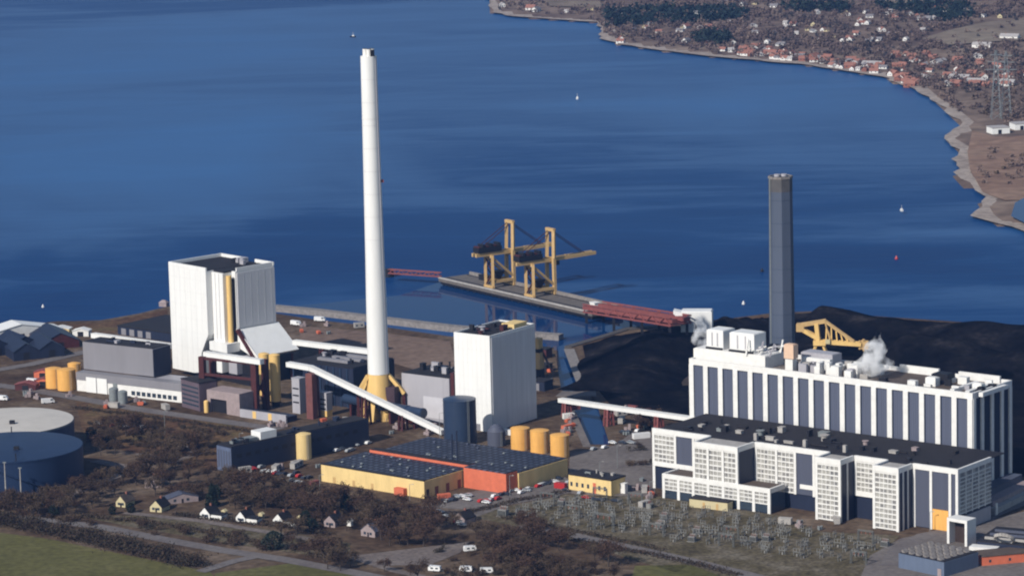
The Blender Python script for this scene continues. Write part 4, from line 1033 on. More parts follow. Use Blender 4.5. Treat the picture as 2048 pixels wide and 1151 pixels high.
# ------------------------------------------------------------------ steam
def steam(c, rx, rz, label, dens, lean=0.0, name='steam_plume'):
    m = bpy.data.materials.new('steam'); m.use_nodes = True; nt = m.node_tree; N = nt.nodes; L = nt.links
    for n in list(N):
        if n.type == 'BSDF_PRINCIPLED': N.remove(n)
    v = N.new('ShaderNodeVolumePrincipled'); v.inputs['Color'].default_value = (1, 1, 1, 1); v.inputs['Anisotropy'].default_value = .0
    tc = N.new('ShaderNodeTexCoord'); n1 = N.new('ShaderNodeTexNoise'); n1.inputs['Scale'].default_value = .22; n1.inputs['Detail'].default_value = 6; n1.inputs['Roughness'].default_value = .6
    L.new(tc.outputs['Object'], n1.inputs['Vector'])
    g_ = N.new('ShaderNodeMapRange'); g_.inputs['From Min'].default_value = .44; g_.inputs['From Max'].default_value = .60; g_.inputs['To Min'].default_value = 0; g_.inputs['To Max'].default_value = dens
    L.new(n1.outputs['Fac'], g_.inputs['Value']); L.new(g_.outputs['Result'], v.inputs['Density']); L.new(v.outputs['Volume'], N['Material Output'].inputs['Volume'])
    bm = bmesh.new(); bmesh.ops.create_icosphere(bm, subdivisions=4, radius=1)
    from mathutils import noise as mn
    for vt in bm.verts:
        d = vt.co.copy(); k = 1 + .45 * mn.fractal(d * 1.7 + Vector((c.x, 0, rx)), 1, 2, 4)
        tz = (d.z + 1) / 2
        wd = 1.0 - .70 * sstep((tz - .12) / .75) + .10 * math.sin(tz * 15 + c.x)
        vt.co = Vector((d.x * rx * wd * k * 1.25 + lean * tz * rx, d.y * rx * wd * k * 1.1, tz * rz * 1.0 * (1 + .06 * (k - 1))))
    me = bpy.data.meshes.new(name); bm.to_mesh(me); bm.free(); me.materials.append(m)
    o = bpy.data.objects.new(name, me); COL.objects.link(o); o.location = c
    return tag(o, label, 'steam', 'steam plumes over the power hall')
a = U(1742, 12); steam(fm.p(a, 12, ZM - 1), 8, 22, 'larger white steam puff rising from the middle of the power hall roof', .5, .45)
a = U(1402, 22, 4); steam(fm.p(a, 23, ZM - 1), 4.2, 21, 'thin wisp of steam at the left end of the power hall roof', .5, -.4)
# ------------------------------------------------------------------ coal jetty
DZ = 2.0
fj = Fr(pg(877, 556, DZ), pg(1184, 626, DZ)); LJ = fj.L; WJ = 23.0
t = thing('coal_jetty', fj.p(0, 0), 'long grey concrete coal jetty carrying two yellow cranes', 'jetty')
g = G(); g.box(fj, 0, LJ, 0, WJ, DZ - 2.0, DZ); build('deck', g, mat('jetty_deck', (.13, .115, .105), .9, .35, .3), t)
g = G(); g.box(fj, 0, LJ, -.4, .6, DZ + .01, DZ + .9); build('kerb', g, M['concrete'], t)
g = G(); g.box(fj, 1, LJ - 1, .8, WJ - 1, DZ - 3.6, DZ - 2.02); build('underside', g, M['dark'], t)
for k in range(24):
    a = 3 + (LJ - 6) * k / 23
    for v in (2, 11, 21):
        g = G(); g.cyl(fj.p(a, v, SEA - 2), .8, DZ - 3.6 - SEA + 2, 10); build('pile', g, M['dark'], t)
for v in (4.5, 5.7, 20.0, 20.9):
    g = G(); g.box(fj, 2, LJ - 2, v, v + .25, DZ + .01, DZ + .22); build('rail', g, M['dark'], t)
g = G(); g.box(fj, LJ * .02, LJ * .98, 21.4, 22.8, DZ + .01, DZ + 2.2); build('conveyor_casing', g, M['rock'], t)
for i, (u, v, a, b, h, mk, lab) in enumerate(((LJ - 16, 10, 5, 4, 3.2, 'whitec', 'white hut on the landward end of the coal jetty'), (LJ - 7, 6, 4, 3, 2.6, 'concrete', 'pale hut at the very landward tip of the coal jetty'), (22, 16, 9, 4, 3, 'dark', 'dark hut on the seaward end of the coal jetty'))):
    g = G(); g.box(fj, u, u + a, v, v + b, DZ, DZ + h); g.box(fj, u - .3, u + a + .3, v - .3, v + b + .3, DZ + h + .01, DZ + h + .35); g.box(fj, u + 1, u + 2, v - .06, v - .01, DZ + .05, DZ + 2.1)
    o = build('jetty_hut', g, M[mk], None, fj.p(u, v, DZ)); tag(o, lab, 'hut')

def truss(root, P, Q, wid, ht, n, mk, name='truss', sw=.7):
    d = (Q - P); dn = d.normalized(); nr = Vector((-dn.y, dn.x, 0)).normalized() * wid / 2
    for s_ in (-1, 1):
        g = G()
        g.bar(P + nr * s_, Q + nr * s_, sw); g.bar(P + nr * s_ + UPZ * ht, Q + nr * s_ + UPZ * ht, sw)
        for k in range(n):
            a = P.lerp(Q, k / n) + nr * s_; b = P.lerp(Q, (k + 1) / n) + nr * s_
            g.bar(a, b + UPZ * ht, sw * .7) if k % 2 == 0 else g.bar(a + UPZ * ht, b, sw * .7)
        build(name, g, M[mk], root)
    g = G(); g.hexa([P - nr, Q - nr, Q + nr, P + nr], [p + UPZ * .3 for p in (P - nr, Q - nr, Q + nr, P + nr)]); build('walkway', g, M[mk], root)
# slim red catwalk to the outer mooring dolphin
a, b = pg(778, 546, 3), pg(882, 553, 3)
t = thing('catwalk', Vector((b.x, b.y, SEA)), 'slim faded red catwalk leading off the seaward end of the jetty', 'footbridge')
truss(t, b, a, 2.2, 2.6, 12, 'redst', 'girder', .45)
c = pg(778, 553, SEA); g = G(); g.cyl(c + UPZ * -2, 3.2, 6.4, 16); g.cyl(c + UPZ * 4.4, 3.6, .6, 16); o = build('mooring_dolphin', g, M['dark'], None, c); tag(o, 'dark mooring dolphin at the far end of the red catwalk', 'mooring')
c = pg(892, 552, SEA); 
# red conveyor bridge to the shore
a, b = pg(1186, 612, 7), pg(1362, 640, 12)
t = thing('conveyor_bridge', Vector((a.x, a.y, SEA)), 'faded red conveyor bridge from the coal jetty to the white transfer house', 'bridge')
d = (b - a).normalized(); nr = Vector((-d.y, d.x, 0))
for o_ in (-5.5, 5.5):
    g = G(); p, q = a + nr * o_, b + nr * o_ * .8; s_ = nr * 1.9
    g.hexa([p - s_ - UPZ * 1.1, q - s_ - UPZ * 1.1, q + s_ - UPZ * 1.1, p + s_ - UPZ * 1.1], [p - s_ + UPZ * 1.1, q - s_ + UPZ * 1.1, q + s_ + UPZ * 1.1, p + s_ + UPZ * 1.1]); build('gallery', g, M['redst'], t)
truss(t, a - UPZ * 2.6, b - UPZ * 2.6, 14, 4.6, 14, 'redst', 'girder', .8)
for k in (.02, .34, .66, .97):
    p = a.lerp(b, k); 
    for s_ in (-6, 6):
        q = p + nr * s_; g = G(); g.bar(Vector((q.x, q.y, SEA - 2)), q - UPZ * 2.7, 1.6); build('pier', g, M['dark'], t)
# ------------------------------------------------------------------ ship-to-shore cranes
def crane(P, label):
    fc = Fr(P, P + fj.u); t = thing('dock_crane', P, label, 'crane', 'coal cranes on the jetty')     # u along rails, v towards the sea
    Wc, Gc, Hg, Ht = 8.0, 16.0, 22.5, 42.0; k = CR
    bars = lambda nm, m, *bs: build(nm, (lambda g: ([g.bar(fc.p(*p), fc.p(*q), w_, h_) for p, q, w_, h_ in bs], g)[1])(G()), M[m], t)
    for u in (-Wc / 2, Wc / 2):
        bars('leg', 'tan', ((u, 0, 1.5), (u, 0, Hg), 1.8, 1.8)); bars('leg', 'tan', ((u, Gc, 1.5), (u * .92, Gc, Hg + 2), 1.9, 1.9))
        bars('portal_beam', 'tan', ((u, 0, 6), (u, Gc, 6), 1.5, 1.7)); bars('brace', 'tan', ((u, .3, Hg - 1.5), (u, Gc - .3, 8), 1.3, 1.3))
        bars('tower_post', 'tan', ((u * .92, Gc, Hg + 2), (u * .85, Gc + .5, Ht), 1.9, 1.9))
        bars('girder', 'tan', ((u * .5, -11, Hg + 1), (u * .5, Gc + 1, Hg + 1), 1.4, 2.2))
        bars('boom', 'tan', ((u * .5, Gc + 1.2, Hg + 1), (u * .5, Gc + 33, Hg + 1.6), 1.3, 2.0))
        bars('stay', 'maroon', ((u * .5, Gc + .5, Ht - .5), (u * .5, Gc + 25, Hg + 2.2), .36, .36)); bars('stay', 'maroon', ((u * .5, Gc + .5, Ht - .5), (u * .5, -6, Hg + 6), .36, .36))
    bars('tower_head', 'tan', ((-4.2, Gc + .5, Ht), (4.2, Gc + .5, Ht), 1.9, 1.9))
    for v in (0, Gc):
        bars('sill_beam', 'tan', ((-Wc / 2 - 1, v, 2.4), (Wc / 2 + 1, v, 2.4), 1.7, 1.9)); bars('cross_beam', 'tan', ((-Wc / 2, v, Hg - .5), (Wc / 2, v, Hg - .5), 1.7, 1.9))
        for u in (-Wc / 2, Wc / 2): g = G(); g.box(fc, u - 2.2, u + 2.2, v - .9, v + .9, .1, 1.6); build('bogie', g, M['yellow'], t)
    bars('brace', 'maroon', ((-Wc / 2, 0, 3), (Wc / 2, 0, 12), .7, .7), ((Wc / 2, 0, 12), (-Wc / 2, 0, 21), .7, .7))
    g = G(); g.box(fc, -3.2, 3.2, -9.5, 8, Hg + 2.3, Hg + 5.6); build('machinery_house', g, M['dark'], t)
    for j in range(6): g = G(); g.box(fc, -2.9, 2.9, -9.2 + j * 3, -7.6 + j * 3, Hg + 5.62, Hg + 6.4 + (j % 2) * 1.2); build('roof_unit', g, M['dark' if j % 2 else 'maroon'], t)
    g = G(); g.hexa([fc.p(u, v, 6.9) for u, v in ((-1.2, 5), (1.2, 5), (1.2, 8), (-1.2, 8))], [fc.p(u, v, 12) for u, v in ((-3.2, 3), (3.2, 3), (3.2, 10), (-3.2, 10))]); build('hopper', g, M['dark'], t)
    for j in range(10): 
        if j % 3 == 0: bars('platform', 'tan', ((-2.6, Gc + .5 - 24 + j * 4, Hg + 2.2), (2.6, Gc + .5 - 24 + j * 4, Hg + 2.2), .5, .4))
    bars('stair', 'maroon', ((-Wc / 2, 1, 2), (-Wc / 2, 6, 8), .8, .4), ((-Wc / 2 - .5, 6, 8), (-Wc / 2 - .5, 1, 14), .8, .4), ((-Wc / 2, 1, 14), (-Wc / 2, 6, 20), .8, .4))
    g = G(); g.box(fc, -1.2, 1.2, Gc + 3, Gc + 6, Hg - 3, Hg - .2); build('cab', g, M['dark'], t)
    return t
CR = 1
for px, lab in ((979, 'yellow ship crane nearer the seaward end of the jetty'), (1060, 'yellow ship crane nearer the shore with its boom over open water')):
    u = fj.uat(px, 5, DZ); P = fj.p(u, 5, DZ); crane(P, lab)

# ------------------------------------------------------------------ boats and buoys
def boat(x, y, s, mk, label):
    P = pg(x, y, SEA); ff = fr_ang(P, rnd.uniform(0, 180)); t = thing('small_boat', P, label, 'boat')
    g = G(); pts = [(-3, -1), (1.5, -1), (3.4, 0), (1.5, 1), (-3, 1)]
    g.hexa([ff.p(a * s * .9, b * s * .8, -.3) for a, b in pts], [ff.p(a * s, b * s, 1.0 * s) for a, b in pts]); build('hull', g, M[mk], t)
    g = G(); g.box(ff, -1.4 * s, .6 * s, -.7 * s, .7 * s, 1.0 * s + .01, 2.1 * s); build('cabin', g, M['whitec'], t)
    g = G(); g.bar(ff.p(-.2 * s, 0, 2.1 * s), ff.p(-.2 * s, 0, 5 * s), .18 * s); build('mast', g, M['whitec'], t)
boat(1155, 203, 1.0, 'whitec', 'tiny white boat out on the blue bay below the far village')
boat(1803, 428, .8, 'whitec', 'tiny white boat on the water off the spit on the right')
boat(706, 79, 1.1, 'dark', 'tiny dark boat on the bay above the tall chimney')
def buoy(x, y, s, mk, label):
    P = pg(x, y, SEA); t = thing('buoy', P, label, 'buoy'); g = G(); g.cyl(P - UPZ * .4, 1.3 * s, 1.4 * s, 16, 1.2 * s); build('float', g, M[mk], t)
    g = G(); g.cyl(P + UPZ * s, .9 * s, 1.6 * s, 12, .3 * s); build('topmark', g, M[mk], t)
buoy(1793, 518, .9, 'carr', 'red buoy on the water right of the slate chimney')
buoy(1524, 543, .9, 'dark', 'black buoy on the water left of the slate chimney')
buoy(1487, 608, .8, 'whitec', 'white buoy on the water above the power hall roof')
buoy(86, 614, .7, 'whitec', 'small white buoy near the shore left of the boiler house')
# little look-out hut on the point behind the boiler house
c = pg(328, 612); g = G(); ff = fr_ang(c, -20); g.box(ff, -2.5, 2.5, -2, 2, 0, 2.4); g.hexa([ff.p(a, b, 2.42) for a, b in ((-2.8, -2.3), (2.8, -2.3), (2.8, 2.3), (-2.8, 2.3))], [ff.p(a, b, 4) for a, b in ((-1, -.2), (1, -.2), (1, .2), (-1, .2))]); g.box(ff, -.5, .5, -2.08, -2.01, 0, 2.1)
o = build('shore_hut', g, M['pink'], None, c); tag(o, 'small pinkish hut on the shore just left of the boiler house', 'hut')
# ------------------------------------------------------------------ yellow hall with the orange spine
zY = hz(848, 996, 962)
fh = Fr(pg(642, 928, zY), pg(848, 962, zY)); LF = fh.L; d1 = fh.vat(934, LF, zY)
U2 = fh.uat(1024, d1, zY); uS = fh.uat(742, d1 + 1, zY); d2 = fh.vat(1135, U2, zY)
US0 = fh.uat(1012, d1 - 3.5, zY)
t = thing('yellow_hall', fh.p(0, 0), 'wide yellow hall with orange spine and dotted slate roof', 'industrial hall')
SOLAR = newmat('slate_roof_panels'); m, N, L, B = SOLAR
geo = N.new('ShaderNodeNewGeometry'); mp = N.new('ShaderNodeMapping'); mp.inputs['Rotation'].default_value = (0, 0, -math.atan2(fh.u.y, fh.u.x)); mp.vector_type = 'POINT'
L.new(geo.outputs['Position'], mp.inputs['Vector'])
bk = N.new('ShaderNodeTexBrick'); bk.offset = 0.0; bk.inputs['Scale'].default_value = 1; bk.inputs['Brick Width'].default_value = 3.6; bk.inputs['Row Height'].default_value = 4.2; bk.inputs['Mortar Size'].default_value = .95; bk.inputs['Mortar Smooth'].default_value = .3
bk.inputs['Color1'].default_value = (.040, .050, .080, 1); bk.inputs['Color2'].default_value = (.075, .088, .13, 1); bk.inputs['Mortar'].default_value = (.016, .017, .026, 1)
L.new(mp.outputs['Vector'], bk.inputs['Vector']); L.new(bk.outputs['Color'], B.inputs['Base Color']); B.inputs['Roughness'].default_value = .6; B.inputs['Specular IOR Level'].default_value = .2
M['solar'] = m
g = G(); g.box(fh, 0, LF, 0, d1, 0, zY); build('wall', g, M['yhall'], t)
g = G(); g.box(fh, uS + 2, U2, d1 + 5, d2, 0, zY + .3); build('wall', g, M['yhall'], t)
g = G(); g.box(fh, uS, LF + .8, d1 + .02, d1 + 4.98, 0, zY + 1.7); build('spine', g, M['rust'], t)
g = G(); g.box(fh, LF + .82, US0, d1 - 3.5, d1 + 4.98, 0, zY + 1.4); build('entrance_block', g, M['rust'], t)
g = G(); g.box(fh, .4, LF - .4, .4, d1 - .1, zY + .01, zY + .5); build('roof', g, m, t)
g = G(); g.box(fh, uS + 2.2, U2 - .4, d1 + 5.2, d2 - .3, zY + .31, zY + .8); build('roof', g, m, t)
g = G(); g.box(fh, -.12, LF + .12, -.12, .38, zY + .012, zY + .62); build('eaves', g, M['dark'], t)
g = G(); g.box(fh, uS + .2, LF + .6, d1 + .3, d1 + 4.7, zY + 1.71, zY + 2.0); build('roof', g, M['roof'], t)
g = G(); g.box(fh, LF + 1, US0 - .2, d1 - 3.2, d1 + 4.8, zY + 1.41, zY + 1.8); build('roof', g, m, t)
for k in range(26):
    a = rnd.uniform(3, LF - 3); b = rnd.uniform(2, d1 - 3); g = G(); g.box(fh, a, a + 1.2, b, b + 1.2, zY + .51, zY + 1.0); build('roof_light', g, M['galv'] if k % 3 else M['bluegrey'], t)
for k in range(18):
    a = rnd.uniform(uS + 8, U2 - 3); b = rnd.uniform(d1 + 7, d2 - 3); g = G(); g.box(fh, a, a + 1.2, b, b + 1.2, zY + .81, zY + 1.3); build('roof_light', g, M['galv'] if k % 3 else M['bluegrey'], t)
for px in (870, 892, 915):
    v = fh.vat(px, LF, 3); g = G(); g.box(fh, LF + .01, LF + .1, v, v + 2.4, .1, 4.2); build('door', g, M['brick'], t)
v = fh.vat(853, LF, 3); g = G(); g.box(fh, LF + .01, LF + .12, v, v + 1.8, .1, 4); build('door', g, M['dark'], t)
for px in (666, 705, 742, 790):
    a = fh.uat(px, 0, 2); g = G(); g.box(fh, a, a + 1.6, -.1, -.01, .1, 3); build('door', g, M['tan'], t)
a = fh.uat(795, 0, 2); g = G(); g.box(fh, a, a + 6, -2.6, -.02, .1, 3.6); build('porch', g, M['rust'], t)
for k in range(2):
    g = G(); c = fh.p(fh.uat(905 - 0 * k, d1 + 8, zY) + k * 3, d1 + 8); g.cyl(c + UPZ * (zY + .5), .35, 13 + 2 * k, 8); build('flue_pipe', g, M['navy'], t)

# small yellow office
z_ = hz(1137, 978, 948); fs = Fr(pg(1137, 948, z_), pg(1222, 961, z_))
t = thing('yellow_office', fs.p(0, 0), 'small yellow flat roofed office with a red door', 'office building')
g = G(); g.box(fs, 0, fs.L, 0, 11, 0, z_); build('wall', g, M['yhall'], t)
g = G(); g.box(fs, -.3, fs.L + .3, -.3, 11.3, z_ + .01, z_ + .6); build('roof', g, M['roof'], t)
a = fs.uat(1186, 0, 2); g = G(); g.box(fs, a, a + 1.8, -.1, -.01, .1, z_ * .7); build('door', g, M['rust'], t)
for k in range(7):
    a = 1 + k * (fs.L - 2) / 7
    if abs(k - 4) > 0: g = G(); g.box(fs, a, a + 1.3, -.08, -.01, 2, 4.0); build('window', g, M['glass'], t)
roof_clutter(t, fs, 2, fs.L - 3, 2, 8, z_ + .6, 5, [M['concrete'], M['galv']], 1.8, 1.2, seed=40)
c = pg(1247, 985); g = G(); ff = fr_ang(c, -35); g.box(ff, -1.6, 1.6, -1.2, 1.2, 0, 4.6); g.box(ff, -1.8, 1.8, -1.4, 1.4, 4.61, 4.9); o = build('white_kiosk', g, M['whitec'], None, c); tag(o, 'small white kiosk at the corner of the small yellow office', 'kiosk')

# ------------------------------------------------------------------ long navy building
z_ = hz(463, 944, 894); fn = Fr(pg(430, 889, z_), pg(463, 895, z_)); fn = Fr(fn.o, fn.o + fn.u); wn = 11.5
end = pg(737, 838, z_); uu = (end - fn.p(wn, 0)); uu.z = 0; Ln = uu.length
fn = Fr(fn.p(wn, 0), fn.p(wn, 0) + Vector((uu.x, uu.y, 0)))      # u along the long wall, v to the back-left
t = thing('navy_hall', fn.p(0, 0), 'long dark navy hall with its paler end wall facing the oil tanks', 'industrial hall')
g = G(); g.box(fn, 0, Ln, 0, wn, 0, z_); build('wall', g, M['navy'], t)
g = G(); g.box(fn, -.3, -.01, .1, wn - .1, .1, z_ - .3); build('end_wall', g, mat('sunlit_navy_cladding', (.10, .125, .20), .6, .25, .5, .3), t)  # paler copy of the navy cladding paints sunlight on this end
g = G(); g.box(fn, .3, Ln - .3, .3, wn - .3, z_ + .01, z_ + .5); build('roof', g, M['roof'], t)
for k in range(5): g = G(); g.box(fn, -.42, -.31, 1 + k * 2.1, 2.1 + k * 2.1, 2, z_ - 2); build('window', g, M['bluegrey'], t)
for k in range(14): g = G(); a = 3 + k * (Ln - 8) / 14; g.box(fn, a, a + 3.2, -.1, -.01, z_ * .55, z_ * .7); build('window', g, M['dark'], t)
a = fn.uat(512, wn / 2, z_); g = G(); g.box(fn, a, a + 10, 2, wn - 2, z_ + .5, z_ + 4.2); build('roof_housing', g, M['white'], t)
g = G(); g.box(fn, a - 7, a - 1, 3, wn - 3, z_ + .5, z_ + 2.0); build('roof_housing', g, M['galv'], t)
roof_clutter(t, fn, 4, a - 6, 2, wn - 3, z_ + .5, 8, [M['galv'], M['lgrey'], M['dark']], 2.5, 1.6, seed=44)
roof_clutter(t, fn, a + 12, Ln - 5, 2, wn - 3, z_ + .5, 8, [M['dark'], M['navy']], 3, 1.6, seed=45)

# ------------------------------------------------------------------ sheds at the left edge
def shed(x, y, w_, d_, h, ang, wm, rm, name, label, rise=3.0, cat='shed', n=1):
    c = pg(x, y); ff = fr_ang(c, ang); t = thing(name, c, label, cat)
    for i in range(n):
        u0 = w_ * i / n; u1 = w_ * (i + 1) / n; um = (u0 + u1) / 2
        g = G(); prof = [(u0 + .02, 0), (u1 - .02, 0), (u1 - .02, h), (um, h + rise), (u0 + .02, h)]
        g.hexa([ff.p(a, 0, z) for a, z in prof], [ff.p(a, d_, z) for a, z in prof]); build('wall', g, wm, t)
        for p, q in (((u0 - .2, h - .1), (um, h + rise + .05)), ((um, h + rise + .05), (u1 + .2, h - .1))):
            g = G(); g.hexa([ff.p(p[0], -.4, p[1]), ff.p(q[0], -.4, q[1]), ff.p(q[0], d_ + .4, q[1]), ff.p(p[0], d_ + .4, p[1])], [ff.p(p[0], -.4, p[1] + .35), ff.p(q[0], -.4, q[1] + .35), ff.p(q[0], d_ + .4, q[1] + .35), ff.p(p[0], d_ + .4, p[1] + .35)]); build('roof', g, rm, t)
        g = G(); g.box(ff, um - 1.8, um + 1.8, -.1, -.01, .05, min(4.5, h - .4)); build('door', g, M['dark'] if wm is not M['dark'] else M['galv'], t)
    return t
shed(-40, 692, 52, 16, 5, 28, M['whitec'], M['white'], 'white_shed', 'long white roofed shed at the left edge by the shore', 5)
shed(-30, 715, 34, 26, 5, 30, M['navy'], M['navy'], 'coal_shed', 'dark gabled shed at the left edge in front of the white roofed shed', 4.5, 'shed', 2)
shed(28, 722, 30, 34, 5, 22, M['navy'], M['navy'], 'coal_shed', 'slate roofed shed with navy gables beside the plant road', 4.5, 'shed', 2)
shed(85, 700, 22, 36, 4, 20, M['maroon'], M['navy'], 'coal_shed', 'maroon gabled shed nearest the grey hall', 5)
P = pg(236, 668); ff = Fr(P, pg(345, 684)); t = thing('flat_shed', P, 'flat black roofed shed behind the white gallery left of the boiler house', 'shed')
g = G(); g.box(ff, 0, ff.L, 0, 40, 0, 5); build('wall', g, M['navy'], t); g = G(); g.box(ff, -.3, ff.L + .3, -.3, 40.3, 5.01, 5.6); build('roof', g, M['roof'], t)
for k in range(4): g = G(); g.box(ff, 3 + k * 7, 7 + k * 7, -.1, -.01, .1, 4); build('door', g, M['grey'], t)
for i, (x, y, w_, mk, lab) in enumerate(((70, 772, 9, 'rust', 'low red shed left of the orange tanks'), (30, 780, 12, 'maroon', 'dark red shed at the left edge by the plant road'), (68, 755, 10, 'rust', 'low red shed behind the orange tanks'), (100, 668, 12, 'yhall', 'pale yellow hut on the shore left of the white gallery'), (145, 672, 10, 'whitec', 'white hut at the left end of the level gallery'))):
    shed(x, y, w_, 6, 3.2, -12, M[mk], M['redst'] if i < 3 else M['whitec'], 'work_hut', lab, 1.2, 'hut')
for i, (x, y, lab) in enumerate(((66, 766, 'white van by the low red sheds'), (96, 806, 'white van on the verge beside the pale roofed oil tank'), (4, 800, 'white van parked at the left edge above the oil tank'), (640, 642, 'white lorry on the shore right of the boiler house'), (592, 650, 'white trailer on the shore right of the boiler house'))):
    c = pg(x, y); ff = fr_ang(c, rnd.uniform(-40, 40)); t = thing('white_van', c, lab, 'van')
    g = G(); prof = [(-3.4, .5), (3.4, .5), (3.4, 1.5), (2.4, 2.7), (-3.4, 2.9)]; g.hexa([ff.p(a, -1.1, z) for a, z in prof], [ff.p(a, 1.1, z) for a, z in prof]); build('body', g, M['carw'], t)
    g = G(); g.hexa([ff.p(a, -1.12, z) for a, z in ((1.2, 1.6), (3.0, 1.6), (2.3, 2.5), (1.2, 2.5))], [ff.p(a, 1.12, z) for a, z in ((1.2, 1.6), (3.0, 1.6), (2.3, 2.5), (1.2, 2.5))]); build('window', g, M['glass'], t)
    for a in (-2.2, 2.2):
        for b in (-1, 1): g = G(); g.tube(ff.p(a, b * .8, .45), ff.p(a, b * 1.13, .45), .45, 12); build('wheel', g, M['tyre'], t)

# ------------------------------------------------------------------ bottom right: slate hall with saw-tooth lights, portal, orange block
z_ = hz(1893, 1150, 1120); fb = Fr(pg(1797, 1105, z_), pg(1888, 1124, z_)); db = fb.vat(1957, fb.L, z_)
t = thing('slate_hall', fb.p(0, 0), 'slate blue hall with rows of saw tooth roof lights beside the curved road', 'industrial hall')
slate = mat('slate_blue_cladding', (.105, .135, .20), .6, .15, .4, .2)
g = G(); g.box(fb, 0, fb.L, 0, db, 0, z_); build('wall', g, slate, t)
g = G(); g.box(fb, .3, fb.L - .3, .3, db - .3, z_ + .01, z_ + .3); build('roof', g, M['roof'], t)
for i in range(6):
    for j in range(5):
        a = .9 + i * (fb.L - 1.5) / 6; b = 1 + j * (db - 1.5) / 5; w_, d_ = (fb.L - 1.5) / 6 * .5, (db - 1.5) / 5 * .62
        g = G(); g.hexa([fb.p(a, b, z_ + .31), fb.p(a + w_, b, z_ + .31), fb.p(a + w_, b + d_, z_ + .31), fb.p(a, b + d_, z_ + .31)], [fb.p(a, b, z_ + 1.5), fb.p(a + w_ * .25, b, z_ + 1.5), fb.p(a + w_ * .25, b + d_, z_ + 1.5), fb.p(a, b + d_, z_ + 1.5)]); build('roof_light', g, M['rock'], t)
g = G(); g.box(fb, fb.L * .86, fb.L * .86 + 2, -.1, -.01, .1, 3.4); build('door', g, M['pink'], t)
P = pg(1894, 1086); z_ = hz(1894, 1086, 1034); fp_ = Fr(P, pg(1934, 1093))
t = thing('entrance_portal', P, 'square white entrance portal at the right corner of the office block', 'porch')
for u in (0, fp_.L - 1.2): g = G(); g.box(fp_, u, u + 1.2, 0, 7, 0, z_ - 1.4); build('post', g, M['whitec'], t)
g = G(); g.box(fp_, 0, fp_.L, 0, 7, z_ - 1.39, z_); build('lintel', g, M['whitec'], t)
g = G(); g.box(fp_, 1.22, fp_.L - 1.22, 4.5, 6.5, .1, z_ - 1.42); build('opening', g, mat('dark_interior', (.05, .035, .03), .3, .4, .5), t)  # dark panel set across the open portal as its dark interior
P = pg(1938, 1112); fr_ = Fr(P, pg(1992, 1117)); z_ = 4.5
t = thing('entrance_hall', P, 'low dark roofed wing with a white edge and ring beside the portal', 'building')
g = G(); g.box(fr_, 0, fr_.L, 0, 5, 0, z_); build('wall', g, M['whitec'], t)
g = G(); g.box(fr_, 2, fr_.L + 26, 5.02, 32, 0, z_ + 1); build('wall', g, M['navy'], t)
g = G(); g.box(fr_, 1.6, fr_.L + 26.4, 5.03, 32.4, z_ + 1.01, z_ + 1.6); build('roof', g, M['roof'], t)
for k in range(3): g = G(); g.box(fr_, 4, fr_.L + 22, 9 + 7 * k, 10 + 7 * k, z_ + 1.61, z_ + 2.6); build('roof_beam', g, M['bluegrey' if k else 'concrete'], t)
c = fr_.p(fr_.L + 2.5, 4, z_ + 1.9); g = G(); nseg = 20
for k in range(nseg):
    a0, a1 = 2 * math.pi * k / nseg, 2 * math.pi * (k + 1) / nseg; rd = 4.0
    q = lambda an: c + fr_.u * math.cos(an) * rd + (UPZ * .62 - fr_.v * .78) * math.sin(an) * rd + UPZ * 2
    g.bar(q(a0), q(a1), 1.3)
build('ring', g, M['concrete'], t)
c = pg(2000, 1128); ff = fr_ang(c, 14); t = thing('orange_building', c, 'low orange building at the bottom right corner', 'building')
g = G(); g.box(ff, -8, 24, 0, 10, 0, 4); build('wall', g, M['rust'], t); g = G(); g.box(ff, -8.3, 24.3, -.3, 10.3, 4.01, 4.5); build('roof', g, M['roofb'], t)
for k in range(3): g = G(); g.box(ff, -5 + k * 9, -4 + k * 9, -.08, -.01, 1.4, 2.6); build('window', g, M['glass'], t)
# grey stepped ramp building right of the power hall
c = pg(1990, 1030); ff = Fr(c, pg(2080, 985)); t = thing('loading_ramp', c, 'long pale grey loading ramp right of the office block', 'ramp')
g = G(); g.box(ff, 0, ff.L, 0, 3, 0, 3); build('ramp', g, M['concrete'], t); g = G(); g.box(ff, 4, ff.L, 3.02, 9, 0, 5); build('wall', g, M['pink'], t); g = G(); g.box(ff, 8, ff.L, 9.02, 16, 0, 8); build('wall', g, M['bluegrey'], t)
g = G(); g.box(ff, 0, 1.8, -.6, -.02, 0, 5.5); build('gate_post', g, M['whitec'], t)

